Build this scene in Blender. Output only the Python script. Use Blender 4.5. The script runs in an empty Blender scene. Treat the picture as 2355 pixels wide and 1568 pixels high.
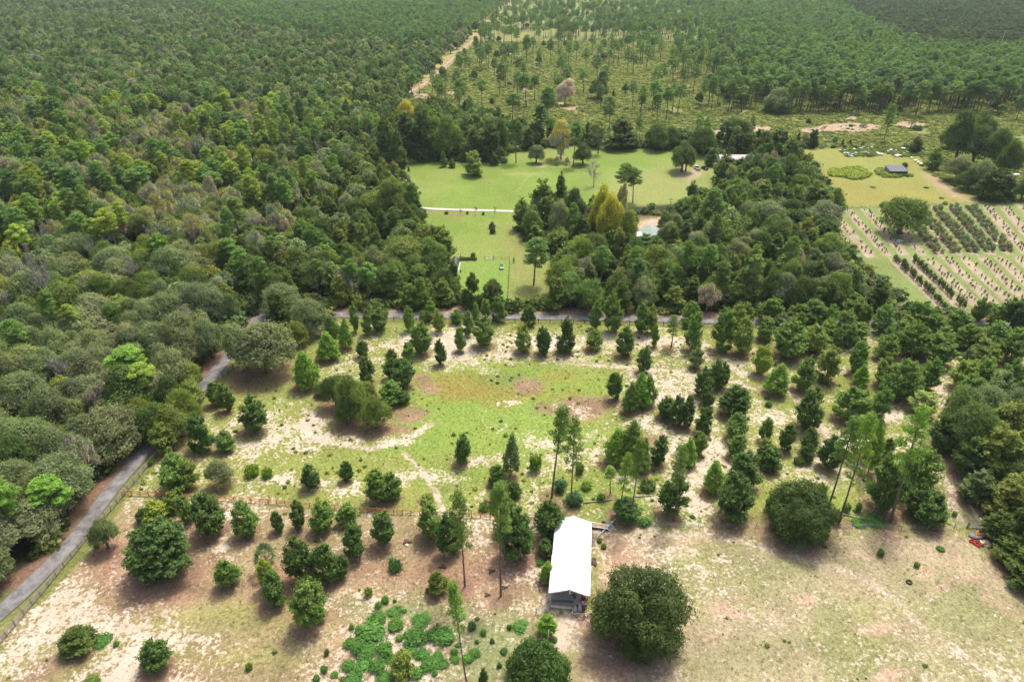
import bpy, math, random
import numpy as np
from mathutils import Vector, Matrix, Euler

# ---------------------------------------------------------------- camera, sky, sun, exposure
S = bpy.context.scene
C = S.collection
R = math.radians
CAM_H = 100.0
PITCH = R(30.0)
cam_data = bpy.data.cameras.new('camera')
cam = bpy.data.objects.new('camera', cam_data); C.objects.link(cam)
cam.location = (0, 0, CAM_H)
cam.rotation_euler = (math.pi/2 - PITCH, 0, 0)
cam_data.sensor_width = 36.0; cam_data.lens = 24.0
cam_data.clip_start = 1.0; cam_data.clip_end = 20000.0
S.camera = cam

SUN_ELEV, SUN_AZ = R(64.0), R(30.0)          # azimuth from +Y towards +X: the sun stands behind the scene, to the right
world = bpy.data.worlds.new('World'); S.world = world; world.use_nodes = True
wn = world.node_tree.nodes; wl = world.node_tree.links
sky = wn.new('ShaderNodeTexSky'); sky.sky_type = 'NISHITA'; sky.sun_disc = False
sky.sun_elevation = SUN_ELEV; sky.sun_rotation = SUN_AZ; sky.air_density = 1.0; sky.dust_density = 6.0; sky.ozone_density = 1.0
bg = wn['Background']; bg.inputs['Strength'].default_value = 0.15
wl.new(sky.outputs['Color'], bg.inputs['Color'])
sun_data = bpy.data.lights.new('sun', 'SUN'); sun_data.energy = 2.0; sun_data.angle = R(7.0); sun_data.color = (1.0, 0.955, 0.89)
sun = bpy.data.objects.new('sun', sun_data); C.objects.link(sun)
sd = Vector((math.sin(SUN_AZ)*math.cos(SUN_ELEV), math.cos(SUN_AZ)*math.cos(SUN_ELEV), math.sin(SUN_ELEV)))
sun.rotation_euler = sd.to_track_quat('Z', 'Y').to_euler(); sun.location = (200, 300, 500)
S.view_settings.view_transform = 'Standard'; S.view_settings.look = 'None'
S.view_settings.exposure = 0.74; S.view_settings.gamma = 1.0; S.view_settings.use_curve_mapping = False
S.render.engine = 'CYCLES'
cy = S.cycles
cy.max_bounces = 5; cy.diffuse_bounces = 3; cy.glossy_bounces = 2; cy.transmission_bounces = 2; cy.volume_bounces = 1
cy.transparent_max_bounces = 4; cy.caustics_reflective = False; cy.caustics_refractive = False
cy.use_denoising = True; cy.sample_clamp_indirect = 2.0; cy.sample_clamp_direct = 6.0
try: cy.denoising_input_passes = 'RGB_ALBEDO_NORMAL'; cy.denoising_prefilter = 'ACCURATE'
except Exception: pass

# ---------------------------------------------------------------- photo measurement -> place on the ground
F = 1569.3; CX, CY = 1177.0, 784.0
cP, sP = math.cos(PITCH), math.sin(PITCH)
def U(x, y, z=0.0):
    "point at height z that stands where the survey of the photograph (2354 x 1568 grid) puts it"
    a = (x-CX); b = (CY-y)
    d = Vector((a, b*sP + F*cP, b*cP - F*sP))
    t = (z-CAM_H)/d.z
    return Vector((d.x*t, d.y*t, z))
def UA(pts):
    p = np.asarray(pts, float); a = p[:,0]-CX; b = CY-p[:,1]
    dz = b*cP-F*sP; t = -CAM_H/dz
    return np.stack([a*t, (b*sP+F*cP)*t], 1)
def PA(X, Y, Z=0.0):
    X = np.asarray(X, float); Y = np.asarray(Y, float)
    q = CAM_H-Z; dep = Y*cP+q*sP; up = Y*sP-q*cP
    return CX+F*X/dep, CY-F*up/dep
def pxm(y):                         # grid units per metre across at a ground row
    phi = PITCH+math.atan((y-CY)/F)
    return F/((CAM_H/math.sin(phi))*math.cos(phi-PITCH))
def height_of(Yw, ytop):
    k = (CY-ytop)/F
    return CAM_H - Yw*(sP-k*cP)/(cP+k*sP)

rng = np.random.default_rng(7)
rnd = random.Random(11)

# ---------------------------------------------------------------- noise and masks
_T = [np.random.default_rng(100+i).random((256, 256)) for i in range(8)]
def vn(x, y, s=0):
    T = _T[s % 8]; xi = np.floor(x).astype(int); yi = np.floor(y).astype(int)
    fx = x-xi; fy = y-yi; fx = fx*fx*(3-2*fx); fy = fy*fy*(3-2*fy)
    a = T[xi & 255, yi & 255]; b = T[(xi+1) & 255, yi & 255]; c = T[xi & 255, (yi+1) & 255]; d = T[(xi+1) & 255, (yi+1) & 255]
    return (a*(1-fx)+b*fx)*(1-fy)+(c*(1-fx)+d*fx)*fy
def fbm(x, y, scale, octs=4, s=0):
    v = 0; a = .5; t = 0
    for o in range(octs):
        v = v+a*vn(x/scale+o*17.3, y/scale+o*9.1, s+o); t += a; a *= .55; scale *= .5
    return v/t
def sstep(a, b, x):
    t = np.clip((x-a)/(b-a), 0, 1); return t*t*(3-2*t)
def inpoly(px, py, poly):
    ins = np.zeros(px.shape, bool); n = len(poly)
    for i in range(n):
        x1, y1 = poly[i]; x2, y2 = poly[(i+1) % n]
        if y1 == y2: continue
        c = ((y1 > py) != (y2 > py)) & (px < (x2-x1)*(py-y1)/(y2-y1)+x1)
        ins ^= c
    return ins
def pdist(px, py, poly, closed=True):
    d = np.full(px.shape, 1e9); n = len(poly)
    for i in range(n if closed else n-1):
        x1, y1 = poly[i]; x2, y2 = poly[(i+1) % n]
        ex, ey = x2-x1, y2-y1; L = ex*ex+ey*ey+1e-9
        t = np.clip(((px-x1)*ex+(py-y1)*ey)/L, 0, 1)
        d = np.minimum(d, np.hypot(px-x1-t*ex, py-y1-t*ey))
    return d
def smask(px, py, poly, soft):
    "1 inside a ground polygon, 0 outside, soft edge in metres"
    x0, y0 = poly.min(0)-soft*1.5; x1, y1 = poly.max(0)+soft*1.5
    m = np.zeros(px.shape); k = (px > x0) & (px < x1) & (py > y0) & (py < y1)
    if not k.any(): return m
    a, b = px[k], py[k]; s = np.where(inpoly(a, b, poly), 1, -1)*pdist(a, b, poly)
    m[k] = sstep(-soft, soft, s); return m

# ---------------------------------------------------------------- tags
def tag(o, label=None, cat=None, group=None, kind=None):
    if label: o['label'] = label
    if cat: o['category'] = cat
    if group: o['group'] = group
    if kind: o['kind'] = kind
    return o
def link(name, me, m=None, parent=None, loc=None):
    o = bpy.data.objects.new(name, me); C.objects.link(o)
    if m is not None:
        me.materials.clear(); me.materials.append(m)
    if parent is not None: o.parent = parent
    if loc is not None: o.location = loc
    return o
def empty(name, loc=(0, 0, 0), rz=0.0):
    o = bpy.data.objects.new(name, None); C.objects.link(o); o.location = loc; o.rotation_euler = (0, 0, rz)
    o.empty_display_size = .2
    return o

# ---------------------------------------------------------------- materials
def newmat(name):
    m = bpy.data.materials.new(name); m.use_nodes = True
    nt = m.node_tree
    for n in list(nt.nodes): nt.nodes.remove(n)
    return m, nt.nodes, nt.links
def nd(N, t, **kw):
    n = N.new(t)
    for k, v in kw.items(): setattr(n, k, v)
    return n
def solid(name, col, rough=.7, var=.25, scale=3.0, metal=0.0, col2=None, bump=0.0, spec=.4):
    m, N, L = newmat(name)
    out = N.new('ShaderNodeOutputMaterial'); b = N.new('ShaderNodeBsdfPrincipled')
    tc = N.new('ShaderNodeTexCoord'); no = N.new('ShaderNodeTexNoise')
    no.inputs['Scale'].default_value = scale; no.inputs['Detail'].default_value = 6; no.inputs['Roughness'].default_value = .65
    L.new(tc.outputs['Object'], no.inputs['Vector'])
    mx = nd(N, 'ShaderNodeMix', data_type='RGBA')
    c2 = col2 or tuple(c*(1-var) for c in col); c1 = col if col2 else tuple(min(1, c*(1+var)) for c in col)
    mx.inputs[6].default_value = (*c1, 1); mx.inputs[7].default_value = (*c2, 1)
    mr = N.new('ShaderNodeMapRange'); mr.inputs[1].default_value = .35; mr.inputs[2].default_value = .65
    L.new(no.outputs['Fac'], mr.inputs[0]); L.new(mr.outputs[0], mx.inputs[0])
    L.new(mx.outputs[2], b.inputs['Base Color'])
    b.inputs['Roughness'].default_value = rough; b.inputs['Metallic'].default_value = metal
    b.inputs['Specular IOR Level'].default_value = spec
    if bump:
        bp = N.new('ShaderNodeBump'); bp.inputs['Strength'].default_value = bump; bp.inputs['Distance'].default_value = .03
        L.new(no.outputs['Fac'], bp.inputs['Height']); L.new(bp.outputs[0], b.inputs['Normal'])
    L.new(b.outputs[0], out.inputs[0]); return m

def leafmat(name, trans=.35, rough=.6, spec=.14, varlo=.45, varhi=1.55):
    "foliage: the plant's own hue comes from its tint property, each leaf differs a little"
    m, N, L = newmat(name)
    out = N.new('ShaderNodeOutputMaterial')
    at = nd(N, 'ShaderNodeAttribute', attribute_type='INSTANCER', attribute_name='tint')
    lv = nd(N, 'ShaderNodeAttribute', attribute_type='GEOMETRY', attribute_name='leafvar')
    mr = N.new('ShaderNodeMapRange'); mr.inputs[3].default_value = varlo; mr.inputs[4].default_value = varhi
    L.new(lv.outputs['Fac'], mr.inputs[0])
    vm = nd(N, 'ShaderNodeVectorMath', operation='SCALE'); L.new(at.outputs['Color'], vm.inputs[0]); L.new(mr.outputs[0], vm.inputs['Scale'])
    hs = N.new('ShaderNodeHueSaturation')
    m2 = N.new('ShaderNodeMapRange'); m2.inputs[3].default_value = .515; m2.inputs[4].default_value = .485
    L.new(lv.outputs['Fac'], m2.inputs[0]); L.new(m2.outputs[0], hs.inputs['Hue']); L.new(vm.outputs[0], hs.inputs['Color'])
    p = N.new('ShaderNodeBsdfPrincipled'); p.inputs['Roughness'].default_value = rough; p.inputs['Specular IOR Level'].default_value = spec
    L.new(hs.outputs[0], p.inputs['Base Color'])
    tr = N.new('ShaderNodeBsdfTranslucent')
    br = nd(N, 'ShaderNodeMix', data_type='RGBA', blend_type='MULTIPLY'); br.inputs[0].default_value = 1
    L.new(hs.outputs[0], br.inputs[6]); br.inputs[7].default_value = (1.5, 1.6, .75, 1)
    L.new(br.outputs[2], tr.inputs['Color'])
    ms = N.new('ShaderNodeMixShader'); ms.inputs[0].default_value = trans
    L.new(p.outputs[0], ms.inputs[1]); L.new(tr.outputs[0], ms.inputs[2]); L.new(ms.outputs[0], out.inputs[0])
    return m
M_LEAF = leafmat('leaf', trans=.42)
M_NEEDLE = leafmat('needle', trans=.3, rough=.5)
M_MOSS = leafmat('moss', trans=.25, rough=.9, spec=.05)
M_BARK = solid('bark', (.16, .12, .095), .9, .35, 2.0, bump=.4)
M_PBARK = solid('pine_bark', (.17, .125, .10), .9, .35, 2.5, bump=.4)
M_DEAD = solid('dead_wood', (.36, .31, .28), .9, .25, 3.0)

# ---------------------------------------------------------------- mesh builders
class MB:
    def __init__(s): s.v = []; s.f = []
    def add(s, v, f):
        n = len(s.v); s.v += [tuple(p) for p in v]; s.f += [tuple(i+n for i in q) for q in f]; return s
    def box(s, c, d, rz=0, M=None, taper=1.0):
        x, y, z = d[0]/2, d[1]/2, d[2]/2
        V = [Vector((a*x*(taper if k > 0 else 1), b*y*(taper if k > 0 else 1), k*z)) for k in (-1, 1) for b in (-1, 1) for a in (-1, 1)]
        Mt = Matrix.Rotation(rz, 3, 'Z') if M is None else M
        V = [Mt @ p + Vector(c) for p in V]
        return s.add(V, [(0, 2, 3, 1), (4, 5, 7, 6), (0, 1, 5, 4), (2, 6, 7, 3), (0, 4, 6, 2), (1, 3, 7, 5)])
    def tube(s, pts, rad, n=6, cap=True):
        pts = [Vector(p) for p in pts]; rings = []
        for i, p in enumerate(pts):
            d = (pts[min(i+1, len(pts)-1)]-pts[max(i-1, 0)]).normalized()
            u = d.orthogonal().normalized() if i == 0 else (u-d*u.dot(d)).normalized()
            w = d.cross(u); r = rad[i] if hasattr(rad, '__len__') else rad
            rings.append([p+(u*math.cos(6.2832*k/n)+w*math.sin(6.2832*k/n))*r for k in range(n)])
        V = [q for r_ in rings for q in r_]; Fc = []
        for i in range(len(pts)-1):
            for k in range(n):
                a = i*n+k; b = i*n+(k+1) % n; Fc.append((a, b, b+n, a+n))
        if cap: Fc.append(tuple(range(n-1, -1, -1))); Fc.append(tuple(range(len(V)-n, len(V))))
        return s.add(V, Fc)
    def lathe(s, prof, n=16, c=(0, 0, 0), M=None):
        V = []; Fc = []
        for r_, z in prof:
            for k in range(n):
                p = Vector((r_*math.cos(6.2832*k/n), r_*math.sin(6.2832*k/n), z)); V.append((M @ p if M is not None else p)+Vector(c))
        for i in range(len(prof)-1):
            for k in range(n):
                a = i*n+k; b = i*n+(k+1) % n; Fc.append((a, b, b+n, a+n))
        return s.add(V, Fc)
    def mesh(s, name='m', smooth=False):
        me = bpy.data.meshes.new(name); me.from_pydata(s.v, [], s.f); me.update()
        if smooth:
            me.polygons.foreach_set('use_smooth', [True]*len(me.polygons))
        return me
    def build(s, name, m, parent=None, smooth=False, loc=None):
        return link(name, s.mesh(name, smooth), m, parent, loc)

def quads_mesh(name, V, var, mat, nper=4):
    me = bpy.data.meshes.new(name); n = len(V)//nper
    me.vertices.add(len(V)); me.vertices.foreach_set('co', V.astype(np.float32).ravel())
    me.loops.add(len(V)); me.loops.foreach_set('vertex_index', np.arange(len(V), dtype=np.int32))
    me.polygons.add(n); me.polygons.foreach_set('loop_start', np.arange(0, len(V), nper, dtype=np.int32))
    a = me.attributes.new('leafvar', 'FLOAT', 'FACE'); a.data.foreach_set('value', var.astype(np.float32))
    me.update(calc_edges=True); me.materials.append(mat); return me

def unit(v): return v/(np.linalg.norm(v, axis=-1, keepdims=True)+1e-9)
def leafquads(P, Nn, size, g, long=1.5, along=None):
    "rhombic leaf sprays at P facing Nn"
    n = len(P); Nn = unit(Nn)
    t = unit(g.normal(size=(n, 3))) if along is None else unit(along)
    t = unit(t-Nn*(t*Nn).sum(1, keepdims=True)); b = np.cross(Nn, t)
    s = size*(.65+.7*g.random((n, 1)))
    V = np.stack([P+t*s*long*.5, P+b*s*.5+Nn*s*.08, P-t*s*long*.5, P-b*s*.5-Nn*s*.08], 1)
    return V.reshape(-1, 3)
def sprays(ctr, dirs, n_leaf, spread, length, g):
    "leaves scattered along short shoots"
    k = len(ctr); c = np.repeat(ctr, n_leaf, 0); d = np.repeat(dirs, n_leaf, 0)
    t = g.random((k*n_leaf, 1))**.8
    P = c+d*length*(t-.35)+g.normal(size=(k*n_leaf, 3))*spread*(1.05-.6*t)
    return P, d

def crown_env(g, prof, n_sh, n_leaf, leaf, spread, length, up=.5, flat=1.0, lump=.16, fill=.25, vclump=.35, droop=0.0):
    """foliage of a crown. prof(t)->radius at height fraction t; unit height 1 .. made in metres by caller"""
    nb = max(14, n_sh//32); bt = np.clip((np.arange(nb)+.5)/nb+g.normal(size=nb)*.03, 0, 1)**.92; ba = np.arange(nb)*2.39996+g.normal(size=nb)*.35
    bl = .62+.58*g.random(nb); w = np.clip(prof(np.clip(bt, 0, 1)), .05, None)*bl; pick = g.choice(nb, n_sh, p=w/w.sum()); n = n_sh
    u = np.where(g.random(n) < fill, .25+.5*g.random(n), .72+.34*g.random(n)**1.3)          # how far out along its branch
    R0 = prof(np.clip(bt[pick], 0, 1))*bl[pick]*u; sg = .07+.10*u
    a = ba[pick]+g.normal(size=n)*sg*1.9; t = bt[pick]+g.normal(size=n)*.035+(u-.7)*.07*up
    r = np.minimum(R0*(1+g.normal(size=n)*.07), R0.max()); t = np.clip(t, 0, 1.03)
    P = np.stack([np.cos(a)*r, np.sin(a)*r, t], 1)
    D = np.stack([np.cos(a), np.sin(a), np.full(n, up)], 1)+g.normal(size=(n, 3))*.3
    D[:, 2] -= droop
    return P, unit(D)

def mk_crown(name, seed, H, prof, n_sh, n_leaf, leaf, spread, length, mat=M_LEAF, up=.5, lump=.16, fill=.25, long=1.5, droop=0, faceout=.7, vclump=.4, z0=0.0):
    g = np.random.default_rng(seed)
    P, D = crown_env(g, prof, n_sh, n_leaf, leaf, spread, length, up, 1, lump, fill, droop=droop)
    P[:, 2] = z0+P[:, 2]*(H-z0)
    k = len(P); Q, DD = sprays(P, D, n_leaf, spread, length, g)
    Nn = DD*faceout*1.25+g.normal(size=Q.shape)*.5+np.array([0, 0, .4])
    V = leafquads(Q, Nn, leaf, g, long)
    V[:, 2] = np.maximum(V[:, 2], .05)
    var = np.repeat(g.random(k), n_leaf)*vclump+g.random(k*n_leaf)*(1-vclump)
    return quads_mesh(name, V, var, mat)

def lobes_crown(name, seed, lobes, n_leaf, leaf, mat=M_LEAF, long=1.4, rough=.16, vclump=.4, faceout=.8, under=.35, shoot=0.0):
    "lobes: (x,y,z,rx,ry,rz). foliage lies in the shell of every lobe"
    g = np.random.default_rng(seed); Lb = np.array(lobes, float)
    area = (Lb[:, 3]*Lb[:, 4]+Lb[:, 3]*Lb[:, 5]+Lb[:, 4]*Lb[:, 5]); area /= area.sum()
    Ps, Ns, Vs = [], [], []; lobv = g.random(len(Lb))
    for i, lb in enumerate(Lb):
        n = max(6, int(n_leaf*area[i])); d = unit(g.normal(size=(n, 3)))
        d[:, 2] = np.where((d[:, 2] < 0) & (g.random(n) > under), -d[:, 2], d[:, 2])
        ph = g.random(4)*6.28
        bump = 1+rough*(np.sin(d[:, 0]*7+ph[0])*np.sin(d[:, 1]*7+ph[1])+np.sin(d[:, 2]*9+ph[2])*np.cos(d[:, 0]*11+ph[3]))
        rr = bump*(.8+.26*g.random(n))
        P = lb[:3]+d*lb[3:6]*rr[:, None]
        if shoot: P += d*(g.random((n, 1))**4)*shoot
        keep = np.ones(n, bool)
        for j, l2 in enumerate(Lb):
            if j != i: keep &= (((P-l2[:3])/l2[3:6])**2).sum(1) > .55
        cell = np.floor(P/ (leaf*3.2)).astype(int); hsh = (cell[:, 0]*73856093 ^ cell[:, 1]*19349663 ^ cell[:, 2]*83492791) % 997/997.
        Ps.append(P[keep]); Ns.append(d[keep]); Vs.append((lobv[i]*.30+hsh*vclump*.75+g.random(n)*(.70-vclump*.75))[keep])
    P = np.concatenate(Ps); D = np.concatenate(Ns); var = np.concatenate(Vs)
    Nn = D*faceout*1.4+g.normal(size=P.shape)*.48+np.array([0, 0, .35])
    V = leafquads(P, Nn, leaf, g, long); V[:, 2] = np.maximum(V[:, 2], .05)
    return quads_mesh(name, V, var, mat)

def mk_trunk(name, seed, H, r, top=.8, limbs=5, spreadR=2.0, mat=M_BARK, z_first=.3, sides=6, lean=.04, up=.5):
    g = random.Random(seed); b = MB(); pts = []; rad = []
    lx, ly = g.uniform(-lean, lean)*H, g.uniform(-lean, lean)*H
    for i in range(6):
        t = i/5*top; pts.append((lx*t*t+g.uniform(-.01, .01)*H*(i > 0), ly*t*t+g.uniform(-.01, .01)*H*(i > 0), t*H-(.15 if i == 0 else 0))); rad.append(r*(1.25 if i == 0 else 1)*(1-t*.8))
    b.tube(pts, rad, sides)
    for k in range(limbs):
        t = z_first+(top-z_first)*(k+.5)/limbs; z = t*H; a = k*2.4+g.uniform(-.4, .4)
        R1 = spreadR*g.uniform(.6, .9)*(1-.35*(t-z_first)/(top-z_first+1e-6))
        p0 = Vector((lx*t*t, ly*t*t, z)); e = Vector((math.cos(a)*R1, math.sin(a)*R1, R1*up))
        b.tube([p0, p0+e*.5+Vector((0, 0, .1*R1)), p0+e], [r*.45*(1-t*.5), r*.28*(1-t*.5), r*.07], 4, cap=False)
    me = b.mesh(name, True); me.materials.append(mat); return me

# ---------------------------------------------------------------- plant prototypes (nominal height H, width W)
def young_oak(seed, detail=1.5, leaf=.21, wide=1.0):
    Hh, Rr = 8.0, 2.5; g = np.random.default_rng(seed); k = .26+.14*g.random(); p = .6+.35*g.random()
    prof = lambda t: Rr*np.clip(np.sin(np.pi*np.clip(np.where(t < k, t/k*.42+.12, .54+(t-k)/(1-k)*.46), 0, 1)), .03, 1)**p
    cr = mk_crown('young_oak_crown', seed, Hh, prof, int(560*detail), 14, leaf, .18, 1.25, up=1.0, lump=.15, fill=.26, z0=.5, long=1.8)
    tr = mk_trunk('young_oak_trunk', seed, Hh, .13, .8, 7, 1.9, M_BARK, .12, up=.7)
    return cr, tr, [], Hh, 5.0
def cedar(seed, detail=1.6, leaf=.2):
    Hh, Rr = 9.0, 2.4; g = np.random.default_rng(seed); p = .45+.35*g.random()
    prof = lambda t: Rr*np.clip((1-t), .02, 1)**p*sstep(-.08, .16, t)
    cr = mk_crown('cedar_crown', seed, Hh, prof, int(620*detail), 12, leaf, .2, .9, up=.9, lump=.1, fill=.22, z0=.2, long=1.7)
    tr = mk_trunk('cedar_trunk', seed, Hh, .15, .85, 4, 1.2, M_BARK, .1)
    return cr, tr, [], Hh, 4.8
def live_oak(seed, n_leaf=21000, leaf=.25, nl=46, flat=.5):
    g = random.Random(seed); Hh, Rr = 11.0, 6.0; L = []
    for i in range(nl):
        a = i*2.399+g.uniform(-.3, .3); q = math.sqrt((i+.5)/nl); x = math.cos(a)*Rr*.74*q; y = math.sin(a)*Rr*.74*q
        z = 4.0+(1-q*q)*4.4+g.uniform(-1.4, 1.0); r = g.uniform(.75, 1.65)
        L.append((x, y, z, r*1.15, r*1.15, r*.8))
    cr = lobes_crown('live_oak_crown', seed, L, n_leaf, leaf, rough=.26, shoot=.8, under=.4)
    b = MB(); b.tube([(0, 0, -.2), (.1, 0, 1.4), (.1, .1, 3.4)], [.62, .5, .4], 8)
    for i, l in enumerate(L[::1]):
        p1 = Vector((l[0]*.45, l[1]*.45, 2.6+l[2]*.28)); p2 = Vector(l[:3]); e = p2+Vector((l[0]*.13+g.uniform(-.3, .3), l[1]*.13, l[5]*.75))
        b.tube([(.1, .1, 2.2), p1, p2, e], [.24, .18, .1, .03], 5, cap=False)
    me = b.mesh('live_oak_trunk', True); me.materials.append(M_BARK)
    return cr, me, [], Hh, 12.6
def round_oak(seed, n_leaf=56000, leaf=.25):
    g = random.Random(seed); L = []; Hh, Rr = 13.0, 7.6
    L.append((0, 0, 5.6, 3.7, 3.7, 3.9)); ph = [g.uniform(0, 6.28) for _ in range(4)]
    for i in range(54):
        a = i*2.399+g.uniform(-.25, .25); t = (i+.5)/54; z = 1.6+t*9.6+g.uniform(-.5, .5); rr = Rr*math.sqrt(max(.03, 1-((z-4.8)/7.8)**2))*.72*(1+.13*math.sin(2*a+ph[0])+.10*math.sin(3*a+z*.7+ph[1]))*g.uniform(.82, 1.16)
        r = g.choice((1.0, 1.4, 1.9, 2.4))*g.uniform(.85, 1.1); L.append((math.cos(a)*rr, math.sin(a)*rr, z, r, r, r*.9))
    cr = lobes_crown('round_oak_crown', seed, L, n_leaf, leaf, rough=.24, shoot=.7, under=.8, vclump=.45)
    return cr, mk_trunk('round_oak_trunk', seed, Hh, .5, .6, 8, 4.5, M_BARK, .15), [], Hh, 16.6
def pine(seed, n_leaf=7000, crown0=.52, Rr=3.3, nt=30, leaf=.17, Hh=22.0, tuft=1.0, long=4.0):
    g = random.Random(seed); L = []; b = MB(); cx, cyy = g.uniform(-.6, .6), g.uniform(-.6, .6)
    b.tube([(0, 0, -.2), (0, 0, Hh*.3), (cx*.4, cyy*.4, Hh*.62), (cx, cyy, Hh*.97)], [.27, .2, .15, .04], 7)
    for i in range(nt):
        t = crown0+(1-crown0)*((i+.5)/nt)**.85; z = t*Hh; a = i*2.399+g.uniform(-.4, .4)
        u = (t-crown0)/(1-crown0); rr = Rr*(math.sin(math.pi*min(1, u*.62+.30)))**.8*g.uniform(.45, 1.0)*(1 if u < .93 else .25)
        x, y = cx*t+math.cos(a)*rr, cyy*t+math.sin(a)*rr; r = tuft*g.uniform(.75, 1.25)
        L.append((x, y, z, r*1.15, r*1.15, r*.62)); b.tube([(cx*t, cyy*t, z-.9-.2*rr), (x, y, z-.1)], [.06, .02], 4, cap=False)
    cr = lobes_crown('pine_crown', seed, L, n_leaf, leaf, M_NEEDLE, long=long, rough=.2, vclump=.5, faceout=.35, under=.8)
    me = b.mesh('pine_trunk', True); me.materials.append(M_PBARK)
    return cr, me, [], Hh, Rr*2+1.6
def young_pine(seed, n_leaf=4200, leaf=.14):
    g = random.Random(seed); L = []; Hh, Rr = 8.0, 2.5; b = MB(); b.tube([(0, 0, -.1), (0, 0, Hh*.95)], [.13, .03], 6)
    for w in range(11):
        t = .12+w*.082; rr = Rr*(1-t)**.75*(1 if w else .8)
        for k in range(7 if w < 8 else 4):
            a = k*6.2832/(7 if w < 8 else 4)+w*1.1+g.uniform(-.3, .3); q = rr*g.uniform(.6, 1.0); r = g.uniform(.38, .6)*(1.15-t*.5)
            x, y, z = math.cos(a)*q, math.sin(a)*q, t*Hh+.3*q; L.append((x, y, z, r*1.2, r*1.2, r*.8))
            b.tube([(0, 0, z-.4*q), (x, y, z)], [.035, .015], 3, cap=False)
    L.append((0, 0, Hh-.4, .35, .35, .6))
    cr = lobes_crown('young_pine_crown', seed, L, n_leaf, leaf, M_NEEDLE, long=4, rough=.15, vclump=.4, faceout=.3, under=.8)
    me = b.mesh('young_pine_trunk', True); me.materials.append(M_PBARK)
    return cr, me, [], Hh, 5.6
def moss_strands(seed, L, n, leaf=.16):
    g = np.random.default_rng(seed); Lb = np.array(L); idx = g.integers(0, len(Lb), n); d = unit(g.normal(size=(n, 3))); d[:, 2] = np.abs(d[:, 2])*.6
    P0 = Lb[idx, :3]+d*Lb[idx, 3:6]*(.95+.2*g.random((n, 1))); k = 5
    P = np.repeat(P0, k, 0); P[:, 2] -= np.tile(np.arange(k)*.42, n)*np.repeat(.4+.9*g.random(n), k); P[:, :2] += g.normal(size=(n*k, 2))*.1
    Nn = g.normal(size=P.shape)+np.repeat(d, k, 0)*.6; al = np.tile([0, 0, 1.0], (n*k, 1))+g.normal(size=P.shape)*.18
    return quads_mesh('moss_strands', leafquads(P, Nn, leaf, g, 4.2, al), np.repeat(g.random(n), k)*.6+g.random(n*k)*.4, M_MOSS)
def moss_tree(seed, n_leaf=6000, n_moss=2300, leaf=.27):
    g = random.Random(seed); Hh = 13.0; L = []
    for i in range(15):
        a = i*2.399; q = math.sqrt((i+.5)/15); z = 5+(1-q*q)*5.5+g.uniform(-1.5, 1.2); r = g.uniform(1.0, 1.8); L.append((math.cos(a)*4.0*q, math.sin(a)*4.0*q, z, r, r, r*.9))
    cr = lobes_crown('moss_tree_crown', seed, L, n_leaf, leaf, rough=.25, shoot=.6, under=.5)
    b = MB(); b.tube([(0, 0, -.2), (.1, 0, 3), (.2, .1, 6)], [.42, .33, .22], 7)
    for l in L:
        p2 = Vector(l[:3]); b.tube([(.1, .1, 3.2), Vector((l[0]*.5, l[1]*.5, l[2]*.65)), p2+Vector((0, 0, l[5]))], [.16, .1, .03], 4, cap=False)
    me = b.mesh('moss_tree_trunk', True); me.materials.append(M_DEAD)
    return cr, me, [('hanging_moss', moss_strands(seed, L, n_moss))], Hh, 10.4
def bare_tree(seed, Hh=10.0, Rr=3.2, dens=1.0, twig=.035, lean=.0, mat=None):
    g = random.Random(seed); b = MB(); tw = MB()
    def br(p, d, L, r, lev):
        q = p+d*L*.5+Vector((g.uniform(-.1, .1), g.uniform(-.1, .1), 0))*L*.4; e = p+d*L
        (b if lev < 2 else tw).tube([p, q, e], [r, r*.8, r*.55], 6 if lev == 0 else 4 if lev < 3 else 3, cap=False)
        if lev >= 4: return
        for k in range(int((4 if lev else 7)*dens)):
            t = g.uniform(.35, 1.0); s = p.lerp(e, t); dd = (d*.8+Vector((g.gauss(0, .6), g.gauss(0, .6), g.uniform(.0, .5)))).normalized()
            br(s, dd, L*g.uniform(.42, .66), max(r*.5*(1.1-t*.4), twig), lev+1)
    br(Vector((0, 0, -.2)), Vector((lean, 0, 1)).normalized(), Hh*.5, .17*Hh/10, 0)
    m = mat or M_DEAD
    me = b.mesh('bare_trunk', True); me.materials.append(m); t2 = tw.mesh('bare_branches'); t2.materials.append(m)
    return None, me, [('branch', t2)], Hh, Rr*2
def shrub(seed, n_leaf=1500, leaf=.17, nl=6, Hh=1.6):
    g = random.Random(seed); L = []
    for i in range(nl):
        a = i*2.4; q = math.sqrt(i/nl)*.75; r = g.uniform(.4, .6); L.append((math.cos(a)*q, math.sin(a)*q, g.uniform(.45, .85)*(1.2-q*.5), r, r, r))
    cr = lobes_crown('shrub_foliage', seed, L, n_leaf, leaf, rough=.25, shoot=.5, under=.7, long=1.7)
    b = MB()
    for l in L: b.tube([(0, 0, -.05), (l[0]*.5, l[1]*.5, l[2]*.6), l[:3]], [.035, .025, .012], 4, cap=False)
    me = b.mesh('shrub_stem'); me.materials.append(M_BARK)
    return cr, me, [], Hh, 2.3
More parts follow.
